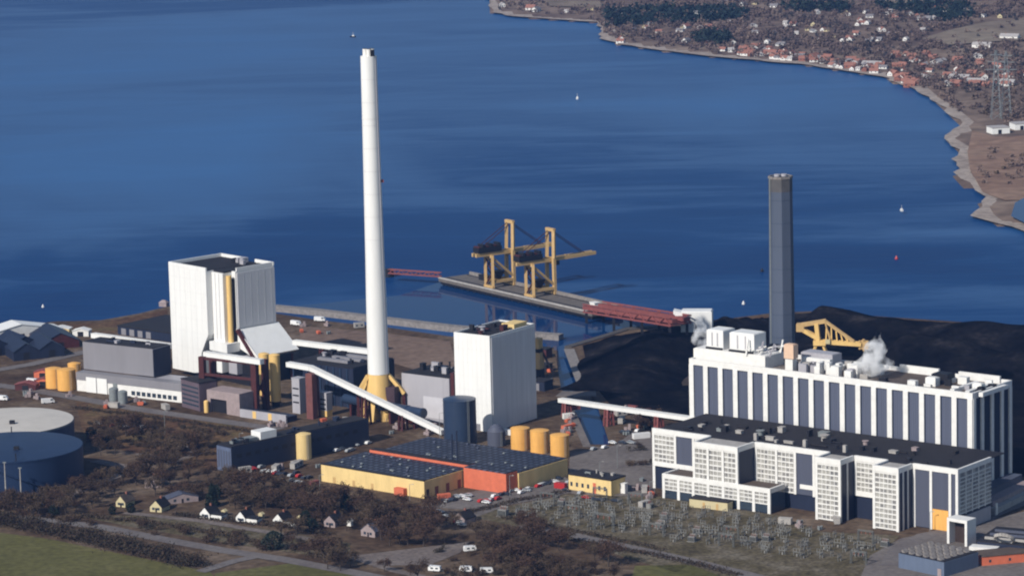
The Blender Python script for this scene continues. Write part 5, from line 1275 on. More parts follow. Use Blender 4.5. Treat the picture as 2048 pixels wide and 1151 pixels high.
# ------------------------------------------------------------------ houses in front
def house(x, y, ang, w_, d_, h, rise, wm, rm, label, name='house', chim=True, group=None):
    c = pg(x, y); ff = fr_ang(c, ang); t = thing(name, c, label, 'house', group)
    prof = [(0, 0), (w_, 0), (w_, h), (w_ / 2, h + rise), (0, h)]
    g = G(); g.hexa([ff.p(a, 0, z) for a, z in prof], [ff.p(a, d_, z) for a, z in prof]); build('wall', g, M[wm], t)
    rf = None
    for p, q in (((-.4, h - .25), (w_ / 2, h + rise + .1)), ((w_ / 2, h + rise + .1), (w_ + .4, h - .25))):
        g = G(); g.hexa([ff.p(p[0], -.15, p[1]), ff.p(q[0], -.15, q[1]), ff.p(q[0], d_ + .4, q[1]), ff.p(p[0], d_ + .4, p[1])], [ff.p(p[0], -.15, p[1] + .25), ff.p(q[0], -.15, q[1] + .25), ff.p(q[0], d_ + .4, q[1] + .25), ff.p(p[0], d_ + .4, p[1] + .25)]); rf = build('roof', g, M[rm], t)
    if chim: g = G(); g.box(ff, w_ / 2 - .4, w_ / 2 + .4, d_ * .6, d_ * .6 + .8, h + rise - .3, h + rise + 1.2); build('chimney', g, M['brick'], rf)
    for a in (.2, .62): g = G(); g.box(ff, w_ * a, w_ * a + 1.3, -.08, -.01, .9, 2.1); build('window', g, M['glass'], t)
    g = G(); g.box(ff, w_ * .46, w_ * .46 + .9, -.08, -.01, .05, 2.0); build('door', g, M['dark'], t)
    return t, ff
for i, (x, y, sc_, lab) in enumerate(((400, 1035, 1, 'white gabled cottage with dark roof, leftmost of three by the garden hedge'), (472, 1043, .92, 'white gabled cottage with dark roof, middle one of three by the garden hedge'), (546, 1048, 1, 'white gabled cottage with dark roof beside the round evergreen, rightmost of three'))):
    w_ = 5.6 * sc_; t, ff = house(x, y, -32, w_, 7.5, 2.3, 2.8, 'whitec', 'roof', lab, 'cottage', True, 'three white cottages')
    g = G(); g.box(ff, w_ + .02, w_ + 6.2, .6, 5.2, 0, 2.3); build('wing', g, M['whitec'], t)
    g = G(); g.box(ff, w_ + .02, w_ + 6.6, .2, 5.6, 2.31, 2.6); build('wing_roof', g, M['roof'], t)
house(232, 1012, -28, 5.2, 8, 2.2, 2.9, 'cream', 'rooft' if 0 else 'roofb', 'cream gabled cottage among bare trees, nearest the oil tanks')
house(300, 1022, -24, 6.2, 8, 2.2, 3.1, 'cream', 'roof', 'cream gabled cottage with a long grey roof among bare trees')
t, _ = house(335, 1008, 20, 15, 7, 2.4, 1.8, 'pink', 'bluegrey', 'long slate roofed outbuilding behind the cream cottage', 'outbuilding', False)
house(648, 1052, -30, 6, 8, 2.5, 2.8, 'pink', 'roof', 'small dull house half hidden by bare trees right of the cottages')
house(722, 1070, -36, 8, 9, 2.6, 3.2, 'pink', 'bluegrey', 'grey roofed house half hidden in the thicket before the yellow hall')
house(905, 1045, -36, 7, 8, 2.5, 2.6, 'pink', 'roof', 'dark roofed house at the edge of the thicket below the orange entrance')
house(290, 975, 0, 8, 7, 2.6, 2.2, 'pink', 'roofb', 'brown roofed house in the bare wood right of the oil tanks')
for i, (x, y) in enumerate(((449, 1030), (523, 1036), (600, 1042), (700, 1050), (790, 1072))):
    c = pg(x, y); ff = fr_ang(c, -30); g = G(); g.box(ff, -1.1, 1.1, -1, 1, 0, 2.2); g.hexa([ff.p(a, b, 2.21) for a, b in ((-1.3, -1.2), (1.3, -1.2), (1.3, 1.2), (-1.3, 1.2))], [ff.p(a, b, 3.1) for a, b in ((-.1, -1.1), (.1, -1.1), (.1, 1.1), (-.1, 1.1))])
    o = build('garden_shed', g, M['cream' if i < 3 else 'whitec'], None, c); tag(o, ['cream garden shed between the left and middle white cottages', 'cream garden shed between the middle and right white cottages', 'cream garden shed right of the three white cottages', 'white garden shed in the thicket below the yellow hall', 'white garden shed by the grey roofed house'][i], 'shed', 'garden sheds by the cottages')
for i, (x, y) in enumerate(((870, 1142), (932, 1143), (973, 1146), (940, 1102))):
    c = pg(x, y); ff = fr_ang(c, [-20, -8, 5, 15][i]); t = thing('caravan', c, ['white caravan on the left of three at the bottom edge', 'white caravan in the middle of three at the bottom edge', 'white caravan on the right of three at the bottom edge', 'lone white caravan at the end of the gravel lot'][i], 'caravan', 'white caravans by the thicket')
    g = G(); prof = [(-2.8, .6), (2.4, .6), (2.8, 1.4), (2.5, 2.6), (-2.5, 2.7), (-2.8, 2.0)]; g.hexa([ff.p(a, -1.1, z) for a, z in prof], [ff.p(a, 1.1, z) for a, z in prof]); build('body', g, M['carw'], t)
    for a in (-1.6, .6): g = G(); g.box(ff, a, a + 1.2, -1.14, -1.11, 1.4, 2.1); build('window', g, M['glass'], t)
    for b in (-1, 1): g = G(); g.tube(ff.p(-.2, b * .8, .4), ff.p(-.2, b * 1.12, .4), .4, 12); build('wheel', g, M['tyre'], t)
    g = G(); g.bar(ff.p(2.5, 0, .6), ff.p(4.2, 0, .5), .15); build('tow_bar', g, M['galv'], t)

# ------------------------------------------------------------------ cars
def car_proto(mk):
    O = Vector((0, 0, 0)); ff = fr_ang(O, 0); t = thing('parked_car', O, 'x', 'car', 'cars parked round the yellow hall')
    prof = [(-2.15, .35), (2.15, .35), (2.15, .8), (1.15, .95), (.55, 1.42), (-1.35, 1.45), (-2.0, .95), (-2.15, .9)]
    g = G(); g.hexa([ff.p(a, -.85, z) for a, z in prof], [ff.p(a, .85, z) for a, z in prof]); build('body', g, M[mk], t)
    g = G(); w_ = [(.98, .97), (.55, 1.34), (-1.28, 1.36), (-1.75, .98)]; g.hexa([ff.p(a, -.87, z) for a, z in w_], [ff.p(a, .87, z) for a, z in w_]); build('window', g, M['glass'], t)
    for a in (-1.3, 1.35):
        for b in (-1, 1): g = G(); g.tube(ff.p(a, b * .65, .33), ff.p(a, b * .88, .33), .33, 10); build('wheel', g, M['tyre'], t)
    return t
protos = {k: car_proto(k) for k in ('carw', 'carr', 'card', 'cars')}; used = {}
cn = {'carw': 'white', 'carr': 'red', 'card': 'dark', 'cars': 'silver'}
lots = [(960, 1006, 1120, 958, 24, 'in the car park right of the orange entrance'), (880, 1000, 945, 996, 8, 'in front of the yellow hall by the orange entrance'), (505, 936, 620, 955, 13, 'in the yard below the navy hall'), (668, 908, 742, 884, 7, 'behind the left corner of the yellow hall'),
        (1150, 990, 1235, 1000, 6, 'in front of the small yellow office'), (1180, 905, 1290, 872, 6, 'on the asphalt yard before the channel'), (1240, 870, 1290, 860, 3, 'beside the end of the channel'), (860, 1020, 930, 1050, 9, 'on the drive at the edge of the thicket'), (190, 850, 300, 855, 5, 'on the plant road above the brown field'), (560, 955, 640, 975, 6, 'at the thicket edge below the navy hall'), (1130, 985, 1150, 948, 3, 'between the yellow hall and the small yellow office')]
for x0, y0, x1, y1, n, where in lots:
    for k in range(n):
        tt = (k + rnd.uniform(.2, .8)) / n; x = x0 + (x1 - x0) * tt + rnd.uniform(-4, 4); y = y0 + (y1 - y0) * tt + rnd.uniform(-5, 5)
        mk = rnd.choice(['carw', 'card', 'card', 'cars', 'carr', 'cars', 'carw']); lab = '%s car parked %s' % (cn[mk], where); c = pg(x, y, .26); rz = R(rnd.choice([-36, 54]) + rnd.uniform(-6, 6))
        if mk not in used:
            used[mk] = 1; o = protos[mk]; o.location = c; o.rotation_euler = (0, 0, rz); o['label'] = lab; o['group'] = 'cars parked ' + where
        else: dup(protos[mk], c, rz, lab, 'cars parked ' + where)
# containers and stacks on the yards
for i, (x, y, mk, lab) in enumerate(((1268, 878, 'carw', 'long white container by the dark trees at the channel end'), (1108, 975, 'carr', 'red container in the car park by the yellow hall'), (1006, 868, 'whitec', 'white container behind the slate silo'), (622, 975, 'redst', 'faded red container at the thicket edge left of the yellow hall'), (1252, 820, 'redst', 'dark red container under the level gallery'), (1140, 820, 'redst', 'dark red container left of the channel under the gallery'), (1130, 862, 'rust', 'orange red container behind the yellow tanks'), (1128, 838, 'whitec', 'white container between channel and white tower'), (878, 1000, 'rust', 'red container in front of the yellow hall doors'), (1285, 1015, 'concrete', 'grey container on the path left of the annex'), (1290, 830, 'maroon', 'maroon container beyond the asphalt yard'))):
    c = pg(x, y, .1); ff = fr_ang(c, rnd.choice([-36, 50, 20])); t = thing('container', c, lab, 'container'); w_ = 6 if i else 9
    g = G(); g.box(ff, 0, w_, 0, 2.5, .1, 2.8); build('body', g, M[mk], t)
    g = G()
    for k in range(int(w_ / .6)): g.box(ff, .15 + k * .6, .4 + k * .6, -.08, -.005, .25, 2.65)
    build('ribs', g, M[mk], t); g = G(); g.box(ff, w_ + .005, w_ + .08, .2, 2.3, .2, 2.6); build('door', g, M[mk], t)
# tall light masts at the left
for x, yb, yt, lab in ((13, 1008, 925, 'tall pale mast in front of the blue oil tank, nearest the left edge'), (43, 1003, 936, 'thin pale mast in front of the blue oil tank, right of the other')):
    c = pg(x, yb); h = hz(x, yb, yt); t = thing('light_mast', c, lab, 'mast'); g = G(); g.cyl(c, .42, h, 10, .22); build('pole', g, M['concrete'], t)
    g = G(); g.cube(c + UPZ * h, 1.6, .6, .5, 0); build('lamp_head', g, M['galv'], t)
for i, (x, yb, hh) in enumerate(((330, 868, 12), (480, 905, 10), (700, 880, 12), (1200, 968, 11), (1020, 992, 10), (820, 1010, 10), (1300, 1005, 10), (880, 880, 14), (1235, 935, 11), (640, 990, 10), (1860, 1062, 9), (1940, 1030, 9))):
    c = pg(x, yb); t = thing('street_lamp', c, ['by the brown field below the boiler house', 'at the pale end of the navy hall', 'behind the yellow hall near the sloping gallery', 'by the small yellow office', 'in the car park before the orange entrance', 'before the yellow hall doors', 'left of the white annex', 'beside the slate blue tank', 'in the asphalt yard', 'left of the yellow hall', 'on the curved road at the lower right', 'by the entrance portal'][i], 'lamp'); t['label'] = 'thin grey street lamp ' + t['label']; t['group'] = 'street lamps in the plant'
    g = G(); g.cyl(c, .16, hh, 8, .1); build('pole', g, M['galv'], t); g = G(); g.bar(c + UPZ * hh, c + V3(1.6, -.6, hh + .3), .14); build('arm', g, M['galv'], t); g = G(); g.cube(c + V3(1.6, -.6, hh + .15), .9, .4, .2, -20); build('lamp_head', g, M['concrete'], t)

# odds and ends in the yards
rc = random.Random(303)
def crate_pile():
    O = V3(0, 0, 0); ff = fr_ang(O, 0); g = G()
    for a, b, z, s_ in ((0, 0, 0, 1.6), (1.8, .2, 0, 1.4), (.7, .1, 1.62, 1.3), (-.2, 1.9, 0, 1.5)): g.box(ff, a, a + s_, b, b + s_, z, z + s_)
    return build('crate_pile', g, [M['pink']])
def skip():
    O = V3(0, 0, 0); ff = fr_ang(O, 0); g = G(); q = [(-1.8, -1), (1.8, -1), (1.8, 1), (-1.8, 1)]
    g.hexa([ff.p(a * .7, b * .9, .1) for a, b in q], [ff.p(a, b, 1.5) for a, b in q]); g.box(ff, -1.5, 1.5, -.8, .8, 1.51, 1.8); return build('skip', g, [M['rust']])
def drums():
    g = G()
    for a, b in ((0, 0), (1.3, .2), (.6, 1.2), (2.2, 1.0)): g.cyl(V3(a, b, 0), .55, 1.5, 12)
    return build('drum_cluster', g, [M['galv']])
def site_cabin():
    O = V3(0, 0, 0); ff = fr_ang(O, 0); g = G(); g.box(ff, -3, 3, -1.3, 1.3, .2, 2.8); g.box(ff, -3.1, 3.1, -1.4, 1.4, 2.81, 3.0); g.m = 1
    for a in (-2.2, .8): g.box(ff, a, a + 1.2, -1.36, -1.305, 1.1, 2.1)
    return build('site_cabin', g, [M['concrete'], M['glass']])
goods = [(crate_pile(), 'pile of brown crates', 'crates'), (skip(), 'rusty orange skip', 'skip'), (drums(), 'cluster of grey drums', 'drums'), (site_cabin(), 'small pale site cabin', 'cabin')]
ug = {}
for (x0, x1, y0, y1), n, where in (((520, 700, 842, 858), 9, 'in the yard behind the navy hall'), ((760, 880, 838, 868), 10, 'on the ground below the chimney foot'), ((480, 640, 930, 960), 8, 'in the yard before the navy hall'), ((1120, 1150, 800, 880), 8, 'on the left bank of the channel'), ((1230, 1300, 812, 870), 9, 'on the right bank of the channel'), ((190, 350, 802, 820), 8, 'on the verge below the grey hall'), ((560, 720, 650, 672), 6, 'on the shore right of the boiler house'), ((1250, 1310, 960, 1015), 6, 'on the path left of the white annex'), ((40, 160, 780, 800), 6, 'by the plant road at the left'), ((1080, 1102, 730, 780), 4, 'behind the white tower'), ((1560, 1700, 1045, 1062), 5, 'in front of the stepped office block'), ((1960, 2040, 1050, 1090), 5, 'right of the entrance portal')):
    for k in range(n):
        i = rc.choice((0, 0, 1, 2, 3)); pro, nm, cat = goods[i]; c = pg(rc.uniform(x0, x1), rc.uniform(y0, y1), .2); rz = rc.uniform(0, 3.1)
        if i not in ug: ug[i] = 1; o = pro; o.location = c; o.rotation_euler = (0, 0, rz)
        else: o = dup(pro, c, rz)
        tag(o, nm + ' ' + where, cat, 'goods ' + where)
# ------------------------------------------------------------------ trees
def inpoly(x, y, P):
    c = False; j = len(P) - 1
    for i in range(len(P)):
        xi, yi = P[i]; xj, yj = P[j]
        if (yi > y) != (yj > y) and x < (xj - xi) * (y - yi) / (yj - yi) + xi: c = not c
        j = i
    return c
def scatter(P, n, r, mind=0):
    xs = [p[0] for p in P]; ys = [p[1] for p in P]; out = []; tries = 0
    while len(out) < n and tries < n * 60:
        tries += 1; x = r.uniform(min(xs), max(xs)); y = r.uniform(min(ys), max(ys))
        if not inpoly(x, y, P): continue
        if mind and any(abs(a - x) < mind and abs(b - y) < mind * .45 for a, b in out): continue
        out.append((x, y))
    return out
def bare_tree(h, seed, twm, leafs=900):
    r = random.Random(seed); O = Vector((0, 0, 0)); t = thing('bare_tree', O, 'x', 'tree'); g = G()
    g.tube(O, V3(r.uniform(-.2, .2), r.uniform(-.2, .2), h * .38), .032 * h, 7, .02 * h)
    tips = []; base = V3(0, 0, h * .34)
    for k in range(9):
        a = r.uniform(0, 6.28); e = r.uniform(.5, 1.25); L_ = h * r.uniform(.28, .55)
        q = base + V3(math.cos(a) * math.cos(e), math.sin(a) * math.cos(e), math.sin(e)) * L_; st = base * r.uniform(.75, 1.05); g.tube(st, q, .014 * h, 5, .006 * h); tips.append(q)
        for j in range(3):
            a2 = a + r.uniform(-1, 1); e2 = r.uniform(.1, 1.1); q2 = st.lerp(q, r.uniform(.5, .95)) + V3(math.cos(a2) * math.cos(e2), math.sin(a2) * math.cos(e2), math.sin(e2)) * h * r.uniform(.12, .25); g.tube(st.lerp(q, .6), q2, .007 * h, 4, .003 * h); tips.append(q2)
    build('trunk', g, M['bark'], t)
    g = G()
    for k in range(leafs):
        c = r.choice(tips) + V3(r.gauss(0, .085 * h), r.gauss(0, .085 * h), r.gauss(0, .07 * h)); c.z = max(c.z, .16 * h)
        d = V3(r.gauss(0, 1), r.gauss(0, 1), r.gauss(.5, .8)).normalized(); s = V3(r.gauss(0, 1), r.gauss(0, 1), r.gauss(0, 1)).cross(d).normalized(); L_ = h * r.uniform(.03, .075); w_ = h * r.uniform(.008, .02)
        n = g.add([c - d * L_ - s * w_ * .4, c + s * w_, c + d * L_, c - s * w_]); g.face(n, n + 1, n + 2, n + 3)
    build('crown', g, twm, t); return t
def evergreen(h, rad, seed, cone=False):
    r = random.Random(seed); O = Vector((0, 0, 0)); t = thing('evergreen_tree', O, 'x', 'tree'); g = G(); g.tube(O, V3(0, 0, h * .6), .03 * h, 7, .012 * h); build('trunk', g, M['bark'], t); g = G()
    for k in range(900):
        z = r.uniform(.06, 1); a = r.uniform(0, 6.28); lump = 1 + .25 * math.sin(a * 3 + z * 9) + .15 * math.sin(a * 7)
        rr_ = rad * ((1 - z) ** .8 if cone else math.sqrt(max(0, 1 - (2 * z - .95) ** 2))) * lump * r.uniform(.6, 1) ** .5
        c = V3(math.cos(a) * rr_, math.sin(a) * rr_, z * h); d = (V3(math.cos(a), math.sin(a), r.uniform(-.5, .6)) + V3(r.gauss(0, .5), r.gauss(0, .5), r.gauss(0, .5))).normalized(); s = d.cross(V3(r.gauss(0, 1), r.gauss(0, 1), r.gauss(0, 1))).normalized(); L_ = h * r.uniform(.04, .08)
        n = g.add([c - d * L_ - s * L_ * .5, c + s * L_ * .7, c + d * L_, c - s * L_ * .6]); g.face(n, n + 1, n + 2, n + 3)
    build('crown', g, M['needle'], t); return t
def shrub(h, seed, m, n_=420):
    r = random.Random(seed); g = G(); C = [(r.gauss(0, .55 * h), r.gauss(0, .55 * h), r.uniform(.25, .75) * h) for _ in range(7)]
    for k in range(n_):
        c = Vector(r.choice(C)) + V3(r.gauss(0, .25 * h), r.gauss(0, .25 * h), r.gauss(0, .2 * h)); c.z = abs(c.z)
        d = V3(r.gauss(0, 1), r.gauss(0, 1), r.gauss(.6, .8)).normalized(); s = d.cross(V3(r.gauss(0, 1), r.gauss(0, 1), r.gauss(0, 1))).normalized(); L_ = h * r.uniform(.08, .2); w_ = L_ * r.uniform(.25, .5)
        q = g.add([c - d * L_, c + s * w_, c + d * L_, c - s * w_]); g.face(q, q + 1, q + 2, q + 3)
    o = build('shrub', g, m); return tag(o, 'x', 'shrub', 'shrubs')
TW = [M['twig'], M['twig2'], mat('reddish_twigs', (.070, .040, .026), .95, .45, .12)]
trees = [bare_tree(h, 50 + i, TW[i % 3]) for i, h in enumerate((11, 9, 12, 8, 10, 7.5))]
evers = [evergreen(8.5, 4.2, 70), evergreen(11, 3.2, 71, True), evergreen(7, 2.6, 72)]
shrubs = [shrub(2.8, 80, TW[0]), shrub(2.2, 81, M['hedge']), shrub(3.4, 82, TW[1])]
first = {}
def plant(pro, x, y, lab, grp, s=1.0, z=0):
    c = pg(x, y, z); rz = rnd.uniform(0, 6.28)
    if pro.name not in first:
        first[pro.name] = 1; pro.location = c; pro.rotation_euler = (0, 0, rz); pro['label'] = lab; pro['group'] = grp; return pro
    return dup(pro, c, rz, lab, grp, s)
R2 = random.Random(77)
woods = [
    ([(260, 945), (340, 930), (440, 960), (560, 985), (650, 1000), (700, 1040), (640, 1060), (560, 1030), (440, 1015), (330, 1000), (270, 985)], 50, 'bare brown tree in the wood behind the white cottages', 'wood behind the white cottages', 16),
    ([(640, 1000), (760, 1010), (850, 1020), (920, 1060), (930, 1090), (820, 1100), (700, 1080), (640, 1050)], 38, 'bare dark tree in the thicket below the yellow hall', 'thicket below the yellow hall', 16),
    ([(930, 1060), (1010, 1050), (1090, 1070), (1180, 1100), (1245, 1140), (1240, 1165), (1000, 1165), (960, 1110)], 40, 'bare dark tree in the clump at the bottom edge left of the grey road', 'clump at the bottom edge', 17),
    ([(180, 905), (215, 850), (290, 850), (330, 868), (260, 895), (210, 925)], 16, 'bare tree on the rough ground right of the oil tanks', 'trees right of the oil tanks', 18),
    ([(60, 1010), (150, 985), (240, 955), (260, 975), (180, 1020), (90, 1040)], 26, 'pale bare tree along the lane below the blue oil tank', 'trees along the lane below the oil tank', 15),
    ([(0, 1010), (50, 1010), (90, 1030), (60, 1048), (0, 1042)], 10, 'bare tree at the left edge below the blue oil tank', 'trees at the left edge', 16),
    ([(560, 1060), (640, 1085), (700, 1130), (860, 1150), (860, 1165), (680, 1150), (560, 1095)], 12, 'low bare tree beside the pale path at the bottom', 'trees beside the pale path', 20),
    ([(1230, 880), (1300, 845), (1310, 862), (1250, 900)], 3, 'bare tree beside the end of the channel', 'trees at the channel end', 12),
    ([(300, 870), (420, 880), (430, 930), (360, 945), (300, 915)], 14, 'bare tree between the brown field and the navy hall', 'trees left of the navy hall', 20),
]
for P, n, lab, grp, md in woods:
    for x, y in scatter(P, n, R2, md): plant(R2.choice(trees), x, y, lab, grp, R2.uniform(.7, 1.1))
for i, (x, y, k, s, lab) in enumerate(((548, 1098, 0, .95, 'round dark evergreen below the white cottages'), (108, 1030, 0, .6, 'dark evergreen beside the lane at the left'), (425, 1012, 1, .9, 'dark conifer behind the left white cottage'), (432, 998, 2, 1, 'dark evergreen bush tree behind the left white cottage'), (612, 1050, 2, 1, 'dark evergreen right of the white cottages'), (626, 1060, 2, .8, 'small dark evergreen right of the white cottages'), (690, 1015, 1, .8, 'dark conifer in the thicket before the yellow hall'), (700, 1022, 2, .9, 'dark evergreen in the thicket before the yellow hall'), (196, 882, 2, .9, 'dark evergreen on rough ground right of the white roofed oil tank'), (182, 872, 0, .6, 'low dark evergreen against the white roofed oil tank'), (262, 1025, 2, .7, 'dark evergreen between the two cream cottages'), (225, 1028, 2, .6, 'dark evergreen left of the cream cottage'), (1300, 858, 2, .7, 'dark evergreen at the left end of the office block'), (1285, 862, 0, .5, 'dark evergreen by the white container'))):
    plant(evers[k], x, y, lab, 'dark evergreens', s)
# hedges: one object per row
def hedge(pts, h, n, label, mats=None, wid=1.5):
    P = [pg(x, y) for x, y in pts]; g = G(); r = random.Random(len(label) * 7 + n)
    seg = [(b - a).length for a, b in zip(P, P[1:])]; T = sum(seg)
    for k in range(n):
        s = r.uniform(0, T); i = 0
        while s > seg[i]: s -= seg[i]; i += 1
        hh = h * (.72 + .28 * math.sin(k * .0 + s * .21 + i * 2) + r.uniform(-.1, .1)); c = P[i].lerp(P[i + 1], s / seg[i]) + V3(r.gauss(0, wid), r.gauss(0, wid), r.uniform(.05, 1) ** .8 * hh)
        d = V3(r.gauss(0, 1), r.gauss(0, 1), r.gauss(.5, .9)).normalized(); q = d.cross(V3(r.gauss(0, 1), r.gauss(0, 1), r.gauss(0, 1))).normalized(); L_ = r.uniform(.3, .8); w_ = L_ * .4
        g.m = 0 if r.random() < .6 else 1
        m_ = g.add([c - d * L_, c + q * w_, c + d * L_, c - q * w_]); g.face(m_, m_ + 1, m_ + 2, m_ + 3)
    o = build('hedge', g, mats or [M['hedge'], TW[0]], None, None); tag(o, label, 'hedge')
hedge([(-20, 1046), (60, 1056), (130, 1072), (220, 1093), (320, 1115), (395, 1134)], 6.5, 20000, 'tall dark ragged hedge along the edge of the green field', None, 2.8)
hedge([(350, 1030), (450, 1040), (590, 1056), (660, 1070)], 1.8, 2500, 'low dark hedge in front of the three white cottages')
hedge([(150, 1032), (280, 1042), (400, 1062), (520, 1085)], 2.0, 2600, 'low tan hedge along the pale path above the road', [TW[1], M['hedge']])
hedge([(150, 816), (300, 834), (420, 852), (520, 866)], 1.6, 2200, 'low brown hedge along the plant road')
hedge([(1070, 1066), (1200, 1090), (1350, 1118), (1480, 1150)], 1.5, 2200, 'low brown hedge along the grey road below the switchyard')
hedge([(930, 1028), (1030, 1002), (1125, 985)], 1.6, 1200, 'low hedge between car park and switchyard')
hedge([(1000, 1034), (1100, 1052), (1230, 1078), (1330, 1100)], 1.2, 1500, 'sparse olive hedge at the near edge of the switchyard', [M['hedge'], TW[1]])
for P, n, lab, grp in (([(170, 830), (430, 860), (460, 890), (400, 940), (200, 900)], 60, 'brown shrub on the rough ground between oil tanks and navy hall', 'shrubs between the oil tanks and the navy hall'), ([(100, 1030), (700, 1090), (690, 1130), (520, 1100), (100, 1048)], 34, 'low shrub on the verge between road and pale path', 'shrubs on the road verge'), ([(860, 1100), (1060, 1110), (1230, 1160), (870, 1165)], 30, 'low shrub at the foot of the bottom clump', 'shrubs at the bottom edge'), ([(380, 945), (600, 965), (900, 1030), (640, 1060)], 70, 'brown shrub in the undergrowth behind the cottages', 'undergrowth shrubs behind the cottages'), ([(1240, 905), (1300, 880), (1310, 960), (1260, 990)], 5, 'brown shrub on the asphalt yard edge', 'shrubs at the asphalt yard')):
    for x, y in scatter(P, n, R2, 9): plant(R2.choice(shrubs), x, y, lab, grp, R2.uniform(.6, 1.3))

# ------------------------------------------------------------------ switchyard
def sy_gantry():
    O = V3(0, 0, 0); t = thing('switchyard_gantry', O, 'x', 'gantry', 'steel gantries in the switchyard'); ff = fr_ang(O, 0)
    for u in (-5, 5):
        g = G()
        for a, b in ((-.5, -.5), (.5, -.5), (.5, .5), (-.5, .5)): g.bar(V3(u + a, b, 0), V3(u + a * .5, b * .5, 8), .2)
        for k in range(5): g.bar(V3(u - .5, -.5, k * 1.6), V3(u + .45, -.45, k * 1.6 + 1.6), .12); g.bar(V3(u + .5, .5, k * 1.6), V3(u - .45, .45, k * 1.6 + 1.6), .12)
        build('post', g, M['switch'], t)
    g = G()
    for b in (-.35, .35):
        for z in (7.4, 8.1): g.bar(V3(-5.3, b, z), V3(5.3, b, z), .18)
    for k in range(8): g.bar(V3(-5 + k * 1.25, -.35, 7.4), V3(-3.8 + k * 1.25, -.35, 8.1), .12)
    build('beam', g, M['switch'], t)
    for u in (-3, 0, 3): g = G(); g.cyl(V3(u, 0, 5.7), .22, 1.7, 8, .22); build('insulator', g, M['brick'], t)
    return t
def sy_switch():
    O = V3(0, 0, 0); t = thing('disconnector', O, 'x', 'switchgear', 'switches in the switchyard')
    g = G()
    for u in (-1.8, 1.8):
        g.bar(V3(u, 0, 0), V3(u, 0, 2.6), .3)
    g.bar(V3(-2.4, 0, 2.6), V3(2.4, 0, 2.6), .4); build('frame', g, M['switch'], t)
    for u in (-2, 0, 2): g = G(); g.cyl(V3(u, 0, 2.8), .24, 1.7, 8, .18); build('insulator', g, M['porcelain'], t)
    g = G(); g.bar(V3(-2.3, 0, 4.6), V3(2.3, 0, 4.6), .2); build('busbar', g, M['switch'], t)
    g = G(); g.cube(V3(.6, -.6, .2), .9, .6, 1.4); build('control_box', g, M['porcelain'], t); return t
def sy_transformer():
    O = V3(0, 0, 0); t = thing('transformer', O, 'x', 'transformer', 'transformers in the switchyard'); ff = fr_ang(O, 0)
    g = G(); g.box(ff, -2.2, 2.2, -1.4, 1.4, .4, 3.4); build('tank', g, M['porcelain'], t)
    for k in range(6): g = G(); g.box(ff, -2 + k * .7, -1.7 + k * .7, -2.1, -1.42, .7, 3.0); build('radiator', g, M['switch'], t)
    for u in (-1.3, 0, 1.3): g = G(); g.cyl(V3(u, 0, 3.4), .2, 1.6, 8, .12); build('bushing', g, M['brick'], t)
    g = G(); g.tube(V3(-2, 1.2, 4.2), V3(2, 1.2, 4.2), .45, 12); build('conservator', g, M['porcelain'], t)
    g = G(); g.box(ff, -2.6, 2.6, -2.3, 1.8, 0, .39); build('plinth', g, M['porcelain'], t); return t
GA, SW, TR = sy_gantry(), sy_switch(), sy_transformer()
fsy = Fr(pg(1010, 1035), pg(1660, 1120)); rows = [('the row nearest the grey road', 0), ('the second row from the grey road', 16), ('the middle row', 32), ('the fourth row from the grey road', 48), ('the row nearest the white office block', 64)]
YP = [(985, 1030), (1130, 995), (1330, 1010), (1560, 1040), (1640, 1072), (1780, 1080), (1720, 1130), (1680, 1180), (1560, 1180), (1080, 1058)]
aG = math.atan2(fsy.u.y, fsy.u.x)
n1 = 0
for nm, v in rows:
    for k in range(24):
        u = -30 + k * 9.2 + (v % 7)
        P = fsy.p(u, v); px, py = proj(P)
        if not inpoly(px, py, YP): continue
        r_ = R2.random()
        if r_ < .20: pr, w_ = GA, 'galvanised steel gantry in ' + nm + ' of the switchyard'
        elif r_ < .28: pr, w_ = TR, 'grey transformer in ' + nm + ' of the switchyard'
        else: pr, w_ = SW, 'grey switch frame in ' + nm + ' of the switchyard'
        P = P + V3(R2.uniform(-1.5, 1.5), R2.uniform(-3, 3), 0) + fsy.v * 0
        rz = aG + (R2.choice((0, math.pi / 2)) if pr is not GA else 0)
        if pr.name not in first: first[pr.name] = 1; pr.location = P; pr.rotation_euler = (0, 0, rz); pr['label'] = w_
        else: dup(pr, P, rz, w_, None, .72)
        for q in range(3):
            P2 = P + fsy.u * R2.uniform(-5, 6) + fsy.v * R2.uniform(2, 13); px, py = proj(P2)
            if inpoly(px, py, YP): dup(SW, P2, aG + R2.choice((0, math.pi / 2)), 'grey switch frame standing between the gantry rows of the switchyard', None, R2.uniform(.55, .8))
# ------------------------------------------------------------------ far shore: woods, houses, pylons
def mass(name, centres, label, mats, leaf=1.5, per=20, seed=1):
    r = random.Random(seed); g = G()
    for c, s in centres:
        g.m = 0 if r.random() < .55 else (1 if r.random() < .7 else 2)
        for k in range(per):
            p = c + V3(r.gauss(0, .30 * s), r.gauss(0, .30 * s), abs(r.gauss(.5, .28)) * s); d = V3(r.gauss(0, 1), r.gauss(0, 1), r.gauss(.4, .8)).normalized(); q = d.cross(V3(r.gauss(0, 1), r.gauss(0, 1), r.gauss(0, 1))).normalized(); L_ = leaf * r.uniform(.6, 1.3)
            n = g.add([p - d * L_, p + q * L_ * .55, p + d * L_, p - q * L_ * .55]); g.face(n, n + 1, n + 2, n + 3)
    o = build(name, g, mats); o['kind'] = 'stuff'; o['label'] = label; return o
FT = [mat('far_bare_wood', (.115, .082, .074), .95, .5, .02), mat('far_brown_wood', (.165, .12, .10), .95, .4, .02), mat('far_dark_wood', (.045, .040, .042), .95, .4, .02)]
